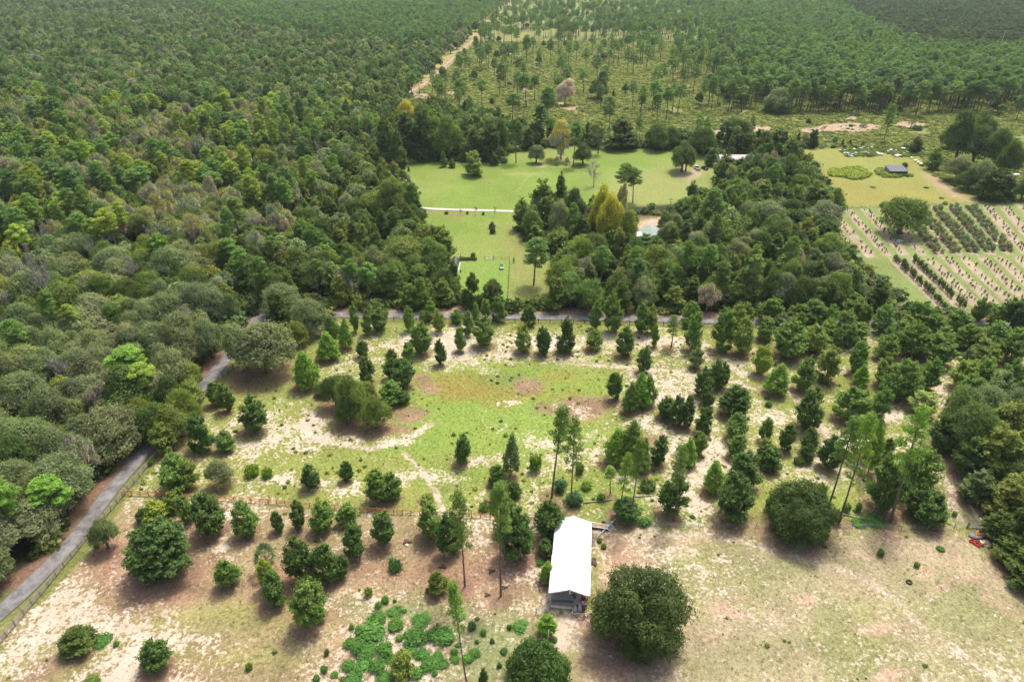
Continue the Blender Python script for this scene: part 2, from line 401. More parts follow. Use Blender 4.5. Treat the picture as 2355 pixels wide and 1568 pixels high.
def broad_bush(seed):
    g = random.Random(seed); L = []
    for i in range(44):
        a = i*2.4; q = math.sqrt(i/44); r = g.uniform(.5, .95); L.append((math.cos(a)*q*3.3, math.sin(a)*q*3.3, .7+(1-q*q)*1.9+g.uniform(-.2, .3), r, r, r*.85))
    cr = lobes_crown('broad_bush_foliage', seed, L, 16000, .17, rough=.2, shoot=.35, under=.5, long=1.7)
    b = MB()
    for l in L[::3]: b.tube([(0, 0, -.05), (l[0]*.5, l[1]*.5, l[2]*.6), l[:3]], [.08, .05, .02], 5, cap=False)
    me = b.mesh('broad_bush_stem'); me.materials.append(M_BARK); return cr, me, [], 3.4, 8.0
def grass_shrub(seed, n=420, leaf=.09):
    g = np.random.default_rng(seed); a = g.random(n)*6.28; r = np.sqrt(g.random(n))*.75
    P = np.stack([np.cos(a)*r, np.sin(a)*r, .2+g.random(n)*.9*(1-.5*r)], 1); al = np.stack([np.cos(a)*r*.7, np.sin(a)*r*.7, np.ones(n)], 1)+g.normal(size=(n, 3))*.25
    cr = quads_mesh('tall_weed_foliage', leafquads(P, g.normal(size=P.shape), leaf, g, 6, al), g.random(n), M_LEAF)
    return cr, None, [], 1.3, 1.9
def palmetto(seed, nf=26, Hh=3.2):
    g = random.Random(seed); V = []; b = MB(); b.tube([(0, 0, -.1), (0, 0, Hh*.5)], [.16, .13], 7)
    for i in range(nf):
        a = i*2.399; el = 1.2-1.5*(i/nf); st = Vector((0, 0, Hh*.5)); d = Vector((math.cos(a)*math.cos(el), math.sin(a)*math.cos(el), math.sin(el))); h = st+d*.85
        b.tube([st, h], [.02, .015], 3, cap=False); u = d.cross(Vector((0, 0, 1))).normalized(); up = u.cross(d)
        for k in range(13):
            an = (k-6)/6*1.45; dd = (d*math.cos(an)+u*math.sin(an)); w = dd.cross(up).normalized()*.05; e = h+dd*.85-Vector((0, 0, .18+.1*abs(k-6)/6))
            m1 = h+dd*.45; V += [h, m1+w, e, m1-w]
    V = np.array([tuple(v) for v in V]); n = len(V)//4
    cr = quads_mesh('palm_fronds', V, np.random.default_rng(seed).random(n), M_LEAF)
    me = b.mesh('palm_trunk', True); me.materials.append(M_BARK)
    return cr, me, [], Hh, 3.4

PROTO = {
 'YO': [young_oak(s) for s in (1, 2, 3, 4, 5, 6, 7)],
 'CE': [cedar(s) for s in (11, 12, 13)],
 'LO': [live_oak(s) for s in (21, 22, 23, 24, 25, 26)],
 'BO': [round_oak(31), round_oak(32)],
 'PI': [pine(41), pine(42, nt=26, Rr=3.0), pine(43, crown0=.45, nt=36), pine(44, crown0=.6, nt=24, Rr=3.6)],
 'TP': [pine(51, n_leaf=4600, crown0=.42, Rr=2.3, nt=32, tuft=.78, Hh=24, leaf=.13), pine(52, n_leaf=4400, crown0=.48, Rr=2.4, nt=29, tuft=.8, Hh=24, leaf=.13), pine(53, n_leaf=4000, crown0=.58, Rr=2.0, nt=24, tuft=.8, Hh=22, leaf=.13)],
 'YP': [young_pine(s) for s in (61, 62, 63)],
 'MT': [moss_tree(s) for s in (71, 72, 73)],
 'BT': [bare_tree(81), bare_tree(82), bare_tree(83, dens=1.2)],
 'SH': [shrub(s) for s in (91, 92, 93, 94)],
 'BB': [broad_bush(98)],
 'GR': [grass_shrub(s) for s in (95, 96)],
 'PA': [palmetto(97)],
}
def measure(p):
    "true height and width of the foliage, so that a plant can be given its surveyed size"
    me = p[0] or p[2][0][1]; a = np.empty(len(me.vertices)*3, np.float32); me.vertices.foreach_get('co', a); a = a.reshape(-1, 3)
    return p[0], p[1], p[2], float(np.percentile(a[:, 2], 99.6)), float(2*np.percentile(np.hypot(a[:, 0], a[:, 1]), 97))
PROTO = {k: [measure(p) for p in v] for k, v in PROTO.items()}
KIND = {  # name, group, category, plain word
 'YO': ('young_oak_tree', 'young oaks', 'tree', 'young oak'), 'CE': ('cedar_tree', 'cedars', 'tree', 'cedar'),
 'LO': ('live_oak_tree', 'live oaks', 'tree', 'live oak'), 'BO': ('round_oak_tree', 'big round oaks', 'tree', 'round oak'),
 'PI': ('pine_tree', 'tall pines', 'tree', 'tall pine'), 'TP': ('slender_pine_tree', 'slender bare-stemmed pines', 'tree', 'bare-stemmed pine'),
 'YP': ('young_pine_tree', 'young pines', 'tree', 'young pine'), 'MT': ('mossy_tree', 'moss-draped trees', 'tree', 'moss-draped tree'),
 'BT': ('bare_tree', 'leafless trees', 'tree', 'leafless tree'), 'SH': ('shrub', 'green shrubs', 'shrub', 'shrub'),
 'BB': ('broad_bush', 'broad bushes', 'bush', 'broad bush'), 'GR': ('tall_weed', 'tufts of tall weeds', 'weed', 'weed tuft'), 'PA': ('palmetto', 'palmettos', 'palm', 'palmetto')}
TINT = {
 'g': (.135, .195, .050), 'dg': (.086, .134, .038), 'bg': (.175, .27, .050), 'gg': (.172, .210, .108), 'yg': (.235, .275, .050),
 'ye': (.36, .345, .055), 'gr': (.44, .40, .34), 'or': (.36, .25, .07), 'og': (.178, .218, .056), 'tg': (.108, .165, .055), 'sg': (.058, .092, .034), 'pg': (.30, .34, .14), 'bl': (.148, .195, .090)}
TWO = {'SH': (.70, 1.0, 1.1), 'BB': (.85, .98, 1.0), 'YO': (1.30, 1.40, 1.25), 'CE': (1.25, 1.2, 1.0), 'LO': (1.3, 1.26, 1.15), 'PI': (1.28, 1.42, 1.2), 'TP': (1.25, 1.32, 1.1), 'YP': (1.2, 1.3, 1), 'MT': (1.35, 1.25, 1.2), 'BO': (1.05, 1.02, 1.0)}
TWORD = {'g': 'green', 'dg': 'dark green', 'sg': 'very dark', 'bg': 'bright green', 'gg': 'grey-green', 'yg': 'yellow-green', 'ye': 'yellow-leaved', 'gr': 'grey', 'or': 'orange-tinged',
 'og': 'olive-green', 'tg': 'deep green', 'pg': 'pale green', 'bl': 'bluish green'}
TREES = []      # every single tree and shrub: dict(kind, x, y, h, w, tint, proto, label)
def put(kind, X, Y, h, w, tint, label=None, jit=.13, name=None):
    TREES.append(dict(kind=kind, x=float(X), y=float(Y), h=float(h), w=float(w), t=tint, jit=jit, label=label, name=name))
ORG = {t: (784.7*(t % 10), 522.6*(t//10)) for t in (0, 1, 2, 10, 11, 12, 20, 21, 22)}
def hand(tile, rows, scale=1/3.0):
    ox, oy = ORG[tile] if tile in ORG else tile
    for r in rows:
        x, yb, yt, w, kind, tint = r[:6]; lab = r[6] if len(r) > 6 else None
        X, YB, YT, W = ox+x*scale, oy+yb*scale, oy+yt*scale, w*scale
        m = W/pxm(YB)*(1.22 if kind == 'SH' and tint == 'bg' and w > 62 else 1); rr = m/2; full = kind in ('YO', 'CE', 'LO', 'BO', 'YP', 'MT', 'SH')
        back = {'YO': .45, 'CE': .4, 'LO': .5, 'BO': .8, 'YP': .25, 'MT': .3, 'SH': .8, 'BB': .1}.get(kind, 0)*rr
        p = U(X, YB); Yw = p.y+back; Xw = p.x*(Yw*cP+CAM_H*sP)/(p.y*cP+CAM_H*sP)
        h = height_of(Yw+(.35*rr if full else 0), YT)
        if kind == 'SH': h = max(.5, min(h, m*.9))
        put(kind, Xw, Yw, max(h, .5), m*({'YO': .93, 'BO': .98}.get(kind, 1.0)), tint, lab, .06)

# ---------------------------------------------------------------- regions of the land
LAWN = UA([(905,385),(960,372),(1150,372),(1170,352),(1300,336),(1430,341),(1570,348),(1640,362),(1648,430),(1560,470),(1450,476),(1300,482),(1235,505),(1190,530),(1235,575),(1275,600),(1270,690),(1180,694),(1060,694),(1040,650),(1005,590),(985,555),(972,520),(950,455),(915,420)])
CLEAR = UA([(1455,498),(1590,498),(1592,535),(1530,560),(1460,600),(1410,645),(1385,600),(1430,545)])
YARD = UA([(1640,364),(1745,358),(1745,398),(1600,425),(1575,400)])
YFIELD = UA([(1832,342),(2105,340),(2140,400),(2215,440),(2262,466),(1940,478),(1925,450),(1880,395)])
ORCH = UA([(1925,480),(2262,466),(2900,458),(2900,722),(2110,718),(2062,700),(2050,660),(1990,610),(1950,575),(1925,530)])
ROADC = UA([(-420,1700),(-160,1540),(0,1413.6),(171.7,1245.3),(240,1145.3),(326.7,1045.3),(346.7,1022.6),(420,938),(480,876),(520,825),(570,765),(612,732),(660,722),(720,722),(810,726),(901,727),(1040,728),(1184.7,729.5),(1318,731),(1551,736.5),(1626,739),(1840,741),(2046,742.6),(2272,743),(2600,744)])
FIELD = np.concatenate([UA([(60,1400),(250,1175),(375,1020),(520,862),(600,770),(690,745),(900,737),(1630,748),(2400,752)]), UA([(2700,760),(2700,2000),(-300,2000),(-260,1650)])])
TRACK = UA([(925,222),(975,195),(1010,165),(1040,136),(1080,100),(1110,72),(1148,38),(1188,6),(1205,-10),(1225,-30)])
PINKR = UA([(1890,20),(1965,58),(2010,82),(2070,112),(2130,140)])
SAV = np.concatenate([UA([(925,240),(975,200),(1010,170),(1045,138),(1085,100),(1113,72),(1152,38),(1192,6),(1230,-30),(1260,-60)]), UA([(2900,-60),(3000,200),(3000,462),(2262,466),(2140,400),(2105,340),(1832,340),(1800,340),(1640,330),(1560,330),(1430,335),(1300,325),(1180,325),(1150,290),(1050,262),(940,245)])])
HW = UA([(1800,-70),(1905,0),(1965,55),(2070,108),(2130,138),(2400,150),(3000,160),(3400,-70)])
PWOOD = UA([(1230,60),(1450,55),(1700,40),(1900,20),(1960,60),(2070,118),(2130,145),(2400,160),(3100,200),(3100,290),(2354,262),(2150,262),(2000,258),(1850,252),(1700,248),(1560,250),(1460,215),(1380,150),(1240,110),(1130,110)])
CONIF = UA([(380,0),(1250,-50),(1230,-60),(1190,8),(1110,66),(1010,110),(900,118),(760,100),(560,70)])

# ground as one sheet: rings that widen with distance
def build_ground():
    nr, na = 560, 470
    r = np.concatenate([[25., 40., 50.], np.geomspace(57, 2300, nr-8), [3200, 4800, 7500, 12000, 18000]])
    ang = np.concatenate([np.linspace(-.80, .80, na), np.linspace(.80, 2*math.pi-.80, 42)[1:-1]])
    NR, NA = len(r), len(ang)
    Rg, Ag = np.meshgrid(r, ang, indexing='ij'); X = (Rg*np.sin(Ag)).ravel(); Y = (Rg*np.cos(Ag)).ravel()
    X = np.append(X, 0.0); Y = np.append(Y, 0.0)
    Z = (fbm(X, Y, 9, 3, 2)-.5)*.22*(np.hypot(X, Y) < 1500)
    i = np.arange(NR-1)[:, None]; j = np.arange(NA)[None, :]; j2 = (j+1) % NA
    q = np.stack([(i*NA+j).ravel()+0*j.ravel().repeat(1)[0], ((i+1)*NA+j).ravel(), ((i+1)*NA+j2).ravel(), (i*NA+j2).ravel()], 1)
    tri = [(NR*NA, k, (k+1) % NA) for k in range(NA)]
    me = bpy.data.meshes.new('ground')
    nv = len(X); me.vertices.add(nv); me.vertices.foreach_set('co', np.stack([X, Y, Z], 1).astype(np.float32).ravel())
    q = q[:, ::-1]; tri = np.array(tri)[:, ::-1]
    loops = np.concatenate([q.ravel(), tri.ravel()]); me.loops.add(len(loops)); me.loops.foreach_set('vertex_index', loops.astype(np.int32))
    st = np.concatenate([np.arange(len(q))*4, len(q)*4+np.arange(len(tri))*3]); me.polygons.add(len(st)); me.polygons.foreach_set('loop_start', st.astype(np.int32))
    me.update(calc_edges=True); me.polygons.foreach_set('use_smooth', [True]*len(st))
    col, sand = ground_fields(X, Y)
    a = me.attributes.new('soil', 'FLOAT_COLOR', 'POINT'); a.data.foreach_set('color', np.concatenate([col, np.ones((nv, 1))], 1).astype(np.float32).ravel())
    a = me.attributes.new('sand', 'FLOAT', 'POINT'); a.data.foreach_set('value', sand.astype(np.float32))
    return me

G_LAWN = np.array([.19, .27, .052]); G_LAWN2 = np.array([.19, .25, .06]); G_YEL = np.array([.275, .262, .068]); G_SAV = np.array([.215, .235, .078])
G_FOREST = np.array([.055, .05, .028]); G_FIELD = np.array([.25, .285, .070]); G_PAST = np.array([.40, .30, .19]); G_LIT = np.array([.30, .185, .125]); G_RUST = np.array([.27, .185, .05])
G_BRI = np.array([.205, .30, .056])

def ground_fields(X, Y):
    n1 = fbm(X, Y, 60, 4, 0); n2 = fbm(X, Y, 14, 4, 1); n3 = fbm(X, Y, 4, 3, 3); n4 = fbm(X+40, Y-20, 25, 4, 4)
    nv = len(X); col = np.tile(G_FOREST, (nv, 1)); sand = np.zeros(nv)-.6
    wx = X+(n2-.5)*5; wy = Y+(n3-.5)*5
    def lay(mask, c, s=None, amt=1.0):
        nonlocal col, sand
        m = (mask*amt)[:, None]; col = col*(1-m)+np.asarray(c)*m
        if s is not None: sand = sand*(1-m[:, 0])+s*m[:, 0]
    D = lambda pts: UA(pts)
    # savanna behind: tussocky yellow green, some bare pink soil
    m = smask(wx, wy, SAV, 5); sv = G_SAV*(.72+.6*n2[:, None])*(1+np.stack([.5*(n1-.5), .1*(n1-.5), 0*n1], 1)); lay(m, sv, -.1+.5*(n4-.5))
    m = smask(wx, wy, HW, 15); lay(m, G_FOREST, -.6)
    dt = pdist(X, Y, TRACK, False); dist = np.hypot(X, Y)
    side = dt < 14+dist*.004
    lay(sstep(15+dist*.006, 10+dist*.005, pdist(X+9+dist*.004, Y, TRACK, False)), [.36, .34, .12], -.05, .95)
    lay(sstep(3.2, 2.0, dt), [.30, .19, .13], .15+n3*.3)
    lay(sstep(7, 4, pdist(X, Y, PINKR, False)), [.34, .21, .15], .3)
    for px, py, rx, ry in [(1745,296,32,7),(1950,294,78,11),(1865,300,30,6),(1650,305,22,5),(2090,287,38,8),(1960,272,16,5),(1312,250,22,5),(1045,215,18,4),(1290,240,14,4),(2180,225,14,4),(965,222,26,7),(1210,205,12,4)]:
        e = D([(px+rx*math.cos(k*.4), py+ry*math.sin(k*.4)) for k in range(16)]); lay(smask(wx, wy, e, 3), [.44, .31, .22], .30, .9)
    # lawns
    m = smask(X+(n3-.5)*3, Y+(n2-.5)*4, LAWN, 2.5)
    lw = G_LAWN*(.86+.32*n2[:, None]); t = sstep(.45, .7, n4)[:, None]; lw = lw*(1-t*.5)+np.array([.27, .29, .085])*t*.5; lay(m, lw, -.25+.25*(n3-.5))
    lay(smask(wx, wy, D([(1400,400),(1560,380),(1640,380),(1645,440),(1500,478),(1380,470)]), 8)*m, [.28, .30, .10], -.1, .8)
    lay(smask(wx, wy, D([(1165,560),(1180,500),(1240,520),(1290,600),(1275,690),(1170,692)]), 4)*m, [.25, .26, .08], -.05, .75)
    for px, py, rx, ry, c, s in [(1240,382,18,3,[.45,.35,.2],.5),(1210,400,60,2.5,[.33,.33,.12],0),(1255,525,14,16,[.33,.24,.17],.35),(1245,560,12,30,[.30,.22,.14],.2),(1570,400,25,9,[.42,.33,.22],.4),(1040,493,80,3.5,[.28,.19,.10],-.1)]:
        e = D([(px+rx*math.cos(k*.4), py+ry*math.sin(k*.4)) for k in range(16)]); lay(smask(wx, wy, e, 2), c, s, .8)
    lay(smask(X, Y, D([(1052,598),(1174,597),(1168,690),(1050,690)]), 1)*m, [.19, .32, .06], -.3, .6)
    lay(smask(wx, wy, CLEAR, 3), np.array([.30, .24, .11])*(.8+.4*n2[:, None]), .05)
    e = D([(1475,505),(1520,503),(1525,520),(1490,530),(1462,530)]); lay(smask(wx, wy, e, 2), [.46, .35, .24], .5)
    lay(smask(wx, wy, YARD, 3), [.24, .28, .08], -.1); e = D([(1575,400),(1600,385),(1612,402),(1580,418)]); lay(smask(wx, wy, e, 3), [.40, .32, .2], .3)
    # mown yellow field
    m = smask(X+(n3-.5)*2, Y+(n3-.5)*3, YFIELD, 1.5); yf = G_YEL*(.9+.22*n2[:, None]); t = sstep(.4, .75, n1)[:, None]; yf = yf*(1-t*.5)+np.array([.25, .31, .08])*t*.5; lay(m, yf, -.3)
    e = D([(2120,398),(2160,408),(2200,440),(2235,466),(2190,455),(2150,430)]); lay(smask(wx, wy, e, 4), [.42, .31, .20], .35, .85)
    # orchard: grass alleys and mulched rows
    m = smask(X, Y, ORCH, 1.5); lay(m, np.array([.20, .25, .075])*(.8+.45*n2[:, None]), -.15)
    for a, b, wd, c in ROWS:
        A = UA([a, b]); dd = pdist(X+(n3-.5)*1.2, Y+(n3-.5)*1.2, A, False)
        lay(sstep(wd*1.2, wd*.75, dd+(n2-.5)*1.2)*m, np.array([.43, .335, .24])*(.72+.5*n3[:, None]), .02+.6*(n3-.5), .9)
    # near field
    m = smask(wx, wy, FIELD, 1.5); f = G_FIELD*(.8+.42*n2[:, None]); lay(m, f, .30+1.1*(n4-.5)+.5*(n2-.5))
    def blob(px, py, rx, ry, c=None, s=None, amt=1.0, soft=2.5, rot=0.0, wob=1.0):
        e = D([(px+rx*math.cos(k*.35)*math.cos(rot)-ry*math.sin(k*.35)*math.sin(rot), py+rx*math.cos(k*.35)*math.sin(rot)+ry*math.sin(k*.35)*math.cos(rot)) for k in range(18)])
        mk = smask(X+(n2-.5)*6*wob+(n3-.5)*2*wob, Y+(n4-.5)*7*wob+(n3-.5)*3*wob, e, soft)*m
        nonlocal col, sand
        if c is not None: k = (mk*amt)[:, None]; col = col*(1-k)+np.asarray(c)*k
        if s is not None: sand = sand*(1-mk*amt)+s*mk*amt
    g1 = G_FIELD; br = G_BRI
    ns = .9*(n4-.5)+.5*(n2-.5)
    blob(1180, 900, 300, 62, g1*[.95, 1.05, .9], -.05+ns*.6, 1, 4)         # green middle
    blob(1130, 985, 260, 60, g1*[.92, 1.12, .9], -.02+ns*.7, .95, 4)
    blob(900, 1080, 330, 40, g1, .08+ns*.8, .9, 4)
    blob(980, 1035, 120, 26, br, -.2, .7, 3); blob(1060, 1090, 90, 22, br, -.1, .6, 3); blob(1210, 845, 60, 8, br, -.2, .8, 2); blob(1080, 925, 110, 14, br, -.1, .5, 3)
    blob(1380, 1110, 120, 50, g1*[.85, 1, .8], .05+ns*.6, .8, 4); blob(1500, 1175, 150, 26, g1*[.7, .85, .7], .0+ns, .8, 3)
    for a in [(1075,880,78,30),(1170,905,85,14),(1030,900,40,20),(1150,925,46,8),(1300,915,24,10),(1355,960,20,9),(1300,955,16,8),(1280,862,40,9)]: blob(*a, G_RUST*(.9+.3*n3[:, None]), -.12, .52, 3)
    blob(1160, 868, 60, 20, [.16, .22, .06], -.2, .6, 3)
    lit = G_LIT*(.78+.5*n3[:, None])
    for a in [(1210,886,33,22),(1340,935,52,22),(1262,940,30,12),(967,870,24,15),(990,890,26,12),(930,955,45,17),(735,950,34,10),(880,990,80,14),(1420,920,40,12),(800,1000,45,10),(1490,1010,40,14),(1600,1140,24,12)]: blob(*a, lit, .02+.3*(n3-.5), .9, 2)
    # pale sand tracks and bare places
    sa = [(840,1015,150,8,.05),(930,1012,60,7,-.35),(720,985,14,32,-.5),(1320,940,40,6,.2),(1130,853,20,5,0),(1172,925,30,8,0),(1000,780,90,16,0),(1200,800,130,18,0),(1500,790,120,16,0),(1120,1060,80,10,-.2),(980,1105,90,14,0),(760,1120,80,14,0),(640,1100,70,12,0),(590,985,60,40,.3),(700,1010,40,30,0),(1240,1010,60,14,0),(560,1150,60,10,0),
          (160,1370,110,42,-.55),(110,1440,90,26,-.6),(340,1375,50,24,-.5),(650,1270,60,20,-.3),(560,1245,80,16,-.2),(700,1300,30,60,0),(860,1240,90,36,.2),(930,1290,60,40,0),(1020,1210,60,25,.2),(1160,1240,60,60,.2),(760,1450,80,36,.2),(700,1520,60,30,0),(1150,1400,80,16,.1),(980,1500,50,40,0),(1290,1460,40,34,.2),(1330,1430,34,26,0),(1480,1240,110,26,.1),(1500,1262,130,14,.2),(1640,1250,50,12,0),
          (1820,1290,160,9,.12),(1990,1330,110,10,.55),(2060,1400,90,14,.4),(2140,1500,90,40,.4),(2000,1500,80,30,0),(1700,820,160,14,.1),(1850,850,120,16,.1),(1760,960,90,22,.2),(1950,1000,120,22,.1),(2060,960,90,18,0),(1700,1080,60,50,0),(2190,1110,16,60,-.1),(2170,1060,20,40,0),(1620,900,60,16,0),(1600,1160,30,60,-.6),(1420,1060,40,40,.4),(1500,960,60,20,0),(2110,890,30,50,0),(1960,740,60,8,0),(1700,840,90,9,.1)]
    for x_, y_, rx, ry, ro in sa: blob(x_, y_, rx, ry, None, .86+.4*(n3-.5), .85, 2.5, ro)
    for a in [(735,960,46,22),(560,1010,60,30)]: blob(*a, None, .75, .7, 3)
    blob(1190, 790, 330, 26, None, .62+ns, .8, 4); blob(1700, 900, 300, 70, None, .52+ns, .7, 6); blob(1850, 1050, 300, 80, None, .55+ns, .7, 6); blob(620, 1010, 110, 60, None, .62+ns, .7, 5)
    # pastures in front
    past = G_PAST*(.82+.36*n2[:, None])
    pl = D([(40,1450),(285,1142),(520,1150),(760,1168),(960,1178),(1230,1198),(1290,1225),(1300,1600),(600,1800),(-200,1800)])
    mm = smask(wx, wy, pl, 3); lay(mm, G_PAST*[.86, .95, .8]*np.array([1.0, .93, .95])*(.62+.7*n3[:, None]), .50+ns*1.5, .95)
    pr = D([(1365,1222),(1700,1228),(2230,1226),(2300,1290),(2500,1500),(2600,1800),(1300,1800),(1330,1440),(1362,1400)])
    mm = smask(wx, wy, pr, 2.5); t = sstep(.35, .65, n4)[:, None]; c = np.array([.42, .335, .215])*(1-t)+np.array([.31, .30, .135])*t
    lay(mm, c*(.74+.52*n3[:, None]), .26+ns*.9, .97)
    for a in [(470,1415,130,24),(600,1440,120,26),(280,1480,60,24),(420,1510,40,30),(150,1530,120,30),(560,1530,120,20)]: blob(*a, np.array([.30, .29, .095])*(.8+.4*n3[:, None]), .05+ns*.6, .75, 3)
    for a in [(330,1350,110,40,),(240,1280,70,50),(440,1300,60,24),(620,1360,60,60),(1010,1330,90,40),(1150,1330,60,60),(1200,1270,40,40),(840,1330,80,20),(960,1420,80,30),(830,1500,60,40),(1050,1480,60,36),(400,1540,50,30),(1270,1560,30,20)]: blob(*a, lit*[1.1, 1.05, 1.05], .16+ns*1.2, .8, 4)
    for a in [(1130,1450,110,50),(1000,1395,70,16),(1180,1520,100,40),(1100,1560,160,20),(900,1400,80,10),(130,1480,40,14)]: blob(*a, np.array([.22, .28, .11])*(.85+.3*n3[:, None]), .08+ns*.8, .7, 4)
    for a in [(1500,1225,140,12),(1420,1250,50,30),(1450,1290,60,40),(1700,1215,120,10),(1400,1340,30,70)]: blob(*a, np.array([.46, .30, .20])*(.85+.3*n3[:, None]), .25+ns*.5, .75, 3)
    for a in [(1830,1305,110,12),(1760,1310,70,16),(2100,1330,60,14),(1620,1560,60,40),(1780,1520,100,50),(1760,1370,60,20),(1950,1450,60,20),(2200,1400,90,60),(1560,1500,30,30),(1610,1545,30,14)]: blob(*a, np.array([.225, .245, .095])*(.85+.3*n3[:, None]), .05+ns, .55, 5)
    for a in [(2115,1318,20,8),(2210,1330,24,7),(1700,1380,18,6),(2160,1345,9,4),(2200,1300,10,5),(2100,1305,8,5),(1850,1380,24,10),(1660,1400,24,8),(1690,1420,40,14),(2020,1545,50,20),(2250,1375,10,8),(2140,1370,10,4),(1960,1280,30,6),(2000,1440,60,14)]: blob(*a, [.52, .35, .25], .35, .85, 1)
    blob(1440, 1480, 34, 60, [.36, .31, .23], .3, .8, 3, .4, .5); blob(1520, 1545, 70, 14, [.36, .31, .23], .4, .8, 2, .35, .5); blob(1300, 1470, 26, 40, [.62, .47, .35], .85, .95, 2); blob(1330, 1440, 60, 16, [.62, .47, .35], .8, .95, 2)
    # dark soil strip along the right wood, its shade put into the colour; road verges
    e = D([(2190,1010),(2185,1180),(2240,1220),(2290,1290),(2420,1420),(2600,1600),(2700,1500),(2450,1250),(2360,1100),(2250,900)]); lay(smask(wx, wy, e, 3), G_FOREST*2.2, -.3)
    for tp, wd, c, sv in [([(1440,1232),(1570,1232),(1690,1246),(1790,1272),(1900,1300),(1990,1335),(2060,1378),(2120,1440)], 1.0, [.50, .40, .28], .62), ([(2150,1455),(2210,1505),(2280,1568)], .55, [.50, .40, .28], .7), ([(2160,1460),(2225,1512),(2296,1572)], .5, [.46, .37, .26], .6),
            ([(700,965),(712,1000),(760,1020),(850,1030),(930,1012),(990,975)], 1.2, [.5, .4, .3], .9), ([(1660,850),(1720,860),(1800,880),(1870,960),(1920,1040),(1990,1080)], 1.4, [.5, .4, .3], .85), ([(2192,1060),(2186,1120),(2200,1190)], 1.6, [.5, .4, .3], .9),
            ([(930,1040),(980,1090),(1000,1130),(1030,1200),(1060,1260)], .9, [.5, .4, .3], .8), ([(1330,838),(1450,846),(1540,858),(1640,870),(1760,900)], .9, [.5, .4, .3], .85), ([(880,800),(960,790),(1100,805),(1200,822),(1340,830)], .8, [.5, .4, .3], .7),
            ([(1290,1430),(1340,1480),(1420,1530),(1500,1580)], 1.3, [.42, .36, .29], .55), ([(1090,640),(1140,600),(1190,560)], .5, [.30, .32, .10], -.1), ([(1290,380),(1230,400),(1210,412),(1190,440)], .5, [.33, .33, .12], -.1)]:
        dd = pdist(X+(n3-.5)*1.6, Y+(n2-.5)*2.0, UA(tp), False); lay(sstep(wd*1.1, wd*.4, dd), np.array(c)*(.8+.4*n3[:, None]), sv, .55)
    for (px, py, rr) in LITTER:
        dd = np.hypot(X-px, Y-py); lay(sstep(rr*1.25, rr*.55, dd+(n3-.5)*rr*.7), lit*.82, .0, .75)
    d = pdist(X, Y, ROADC, False); rd = np.hypot(X+70, Y-140)
    lay(sstep(5.2, 3.6, d+(n3-.5)*1.5), [.25, .15, .10], .0, .9)
    gl = sstep(3.6, 2.6, pdist(X-1.5, Y+1.1, ROADC, False))*(Y < 190); lay(gl, [.17, .21, .055], -.2, .85)
    lay(smask(wx, wy, D([(560,760),(580,722),(620,704),(680,712),(700,730),(620,748),(580,775)]), 2), [.30, .26, .23], .25)
    lay(sstep(3, 1.5, pdist(X, Y, UA([(900,716),(1200,714),(1640,723)]), False)+(n3-.5)*2), [.36, .25, .17], .3, .9)
    return col*.80, sand

ROWS = []       # orchard rows: (top, bottom, half width of the mulch, what grows)
OX, OY = 1883.2, 439.4
for i in range(-1, 14):
    bx, by = 385+198*i, 742-4*i; tx, ty = bx-440, by-500-2*i
    if i < 1: tx, ty = bx-190, by-290
    ROWS.append(((OX+.2002*tx, OY+.2002*ty), (OX+.2002*bx, OY+.2002*by), 2.1, 'dense' if 5 <= i <= 9 else 'sap'))
for i in range(0, 12):
    tx, ty = 860+205*i, 790-2*i; bx, by = tx+600, ty+590
    ROWS.append(((OX+.2002*tx, OY+.2002*ty), (OX+.2002*bx, OY+.2002*by), 1.9, 'column' if i < 2 else 'sap'))
LITTER = []

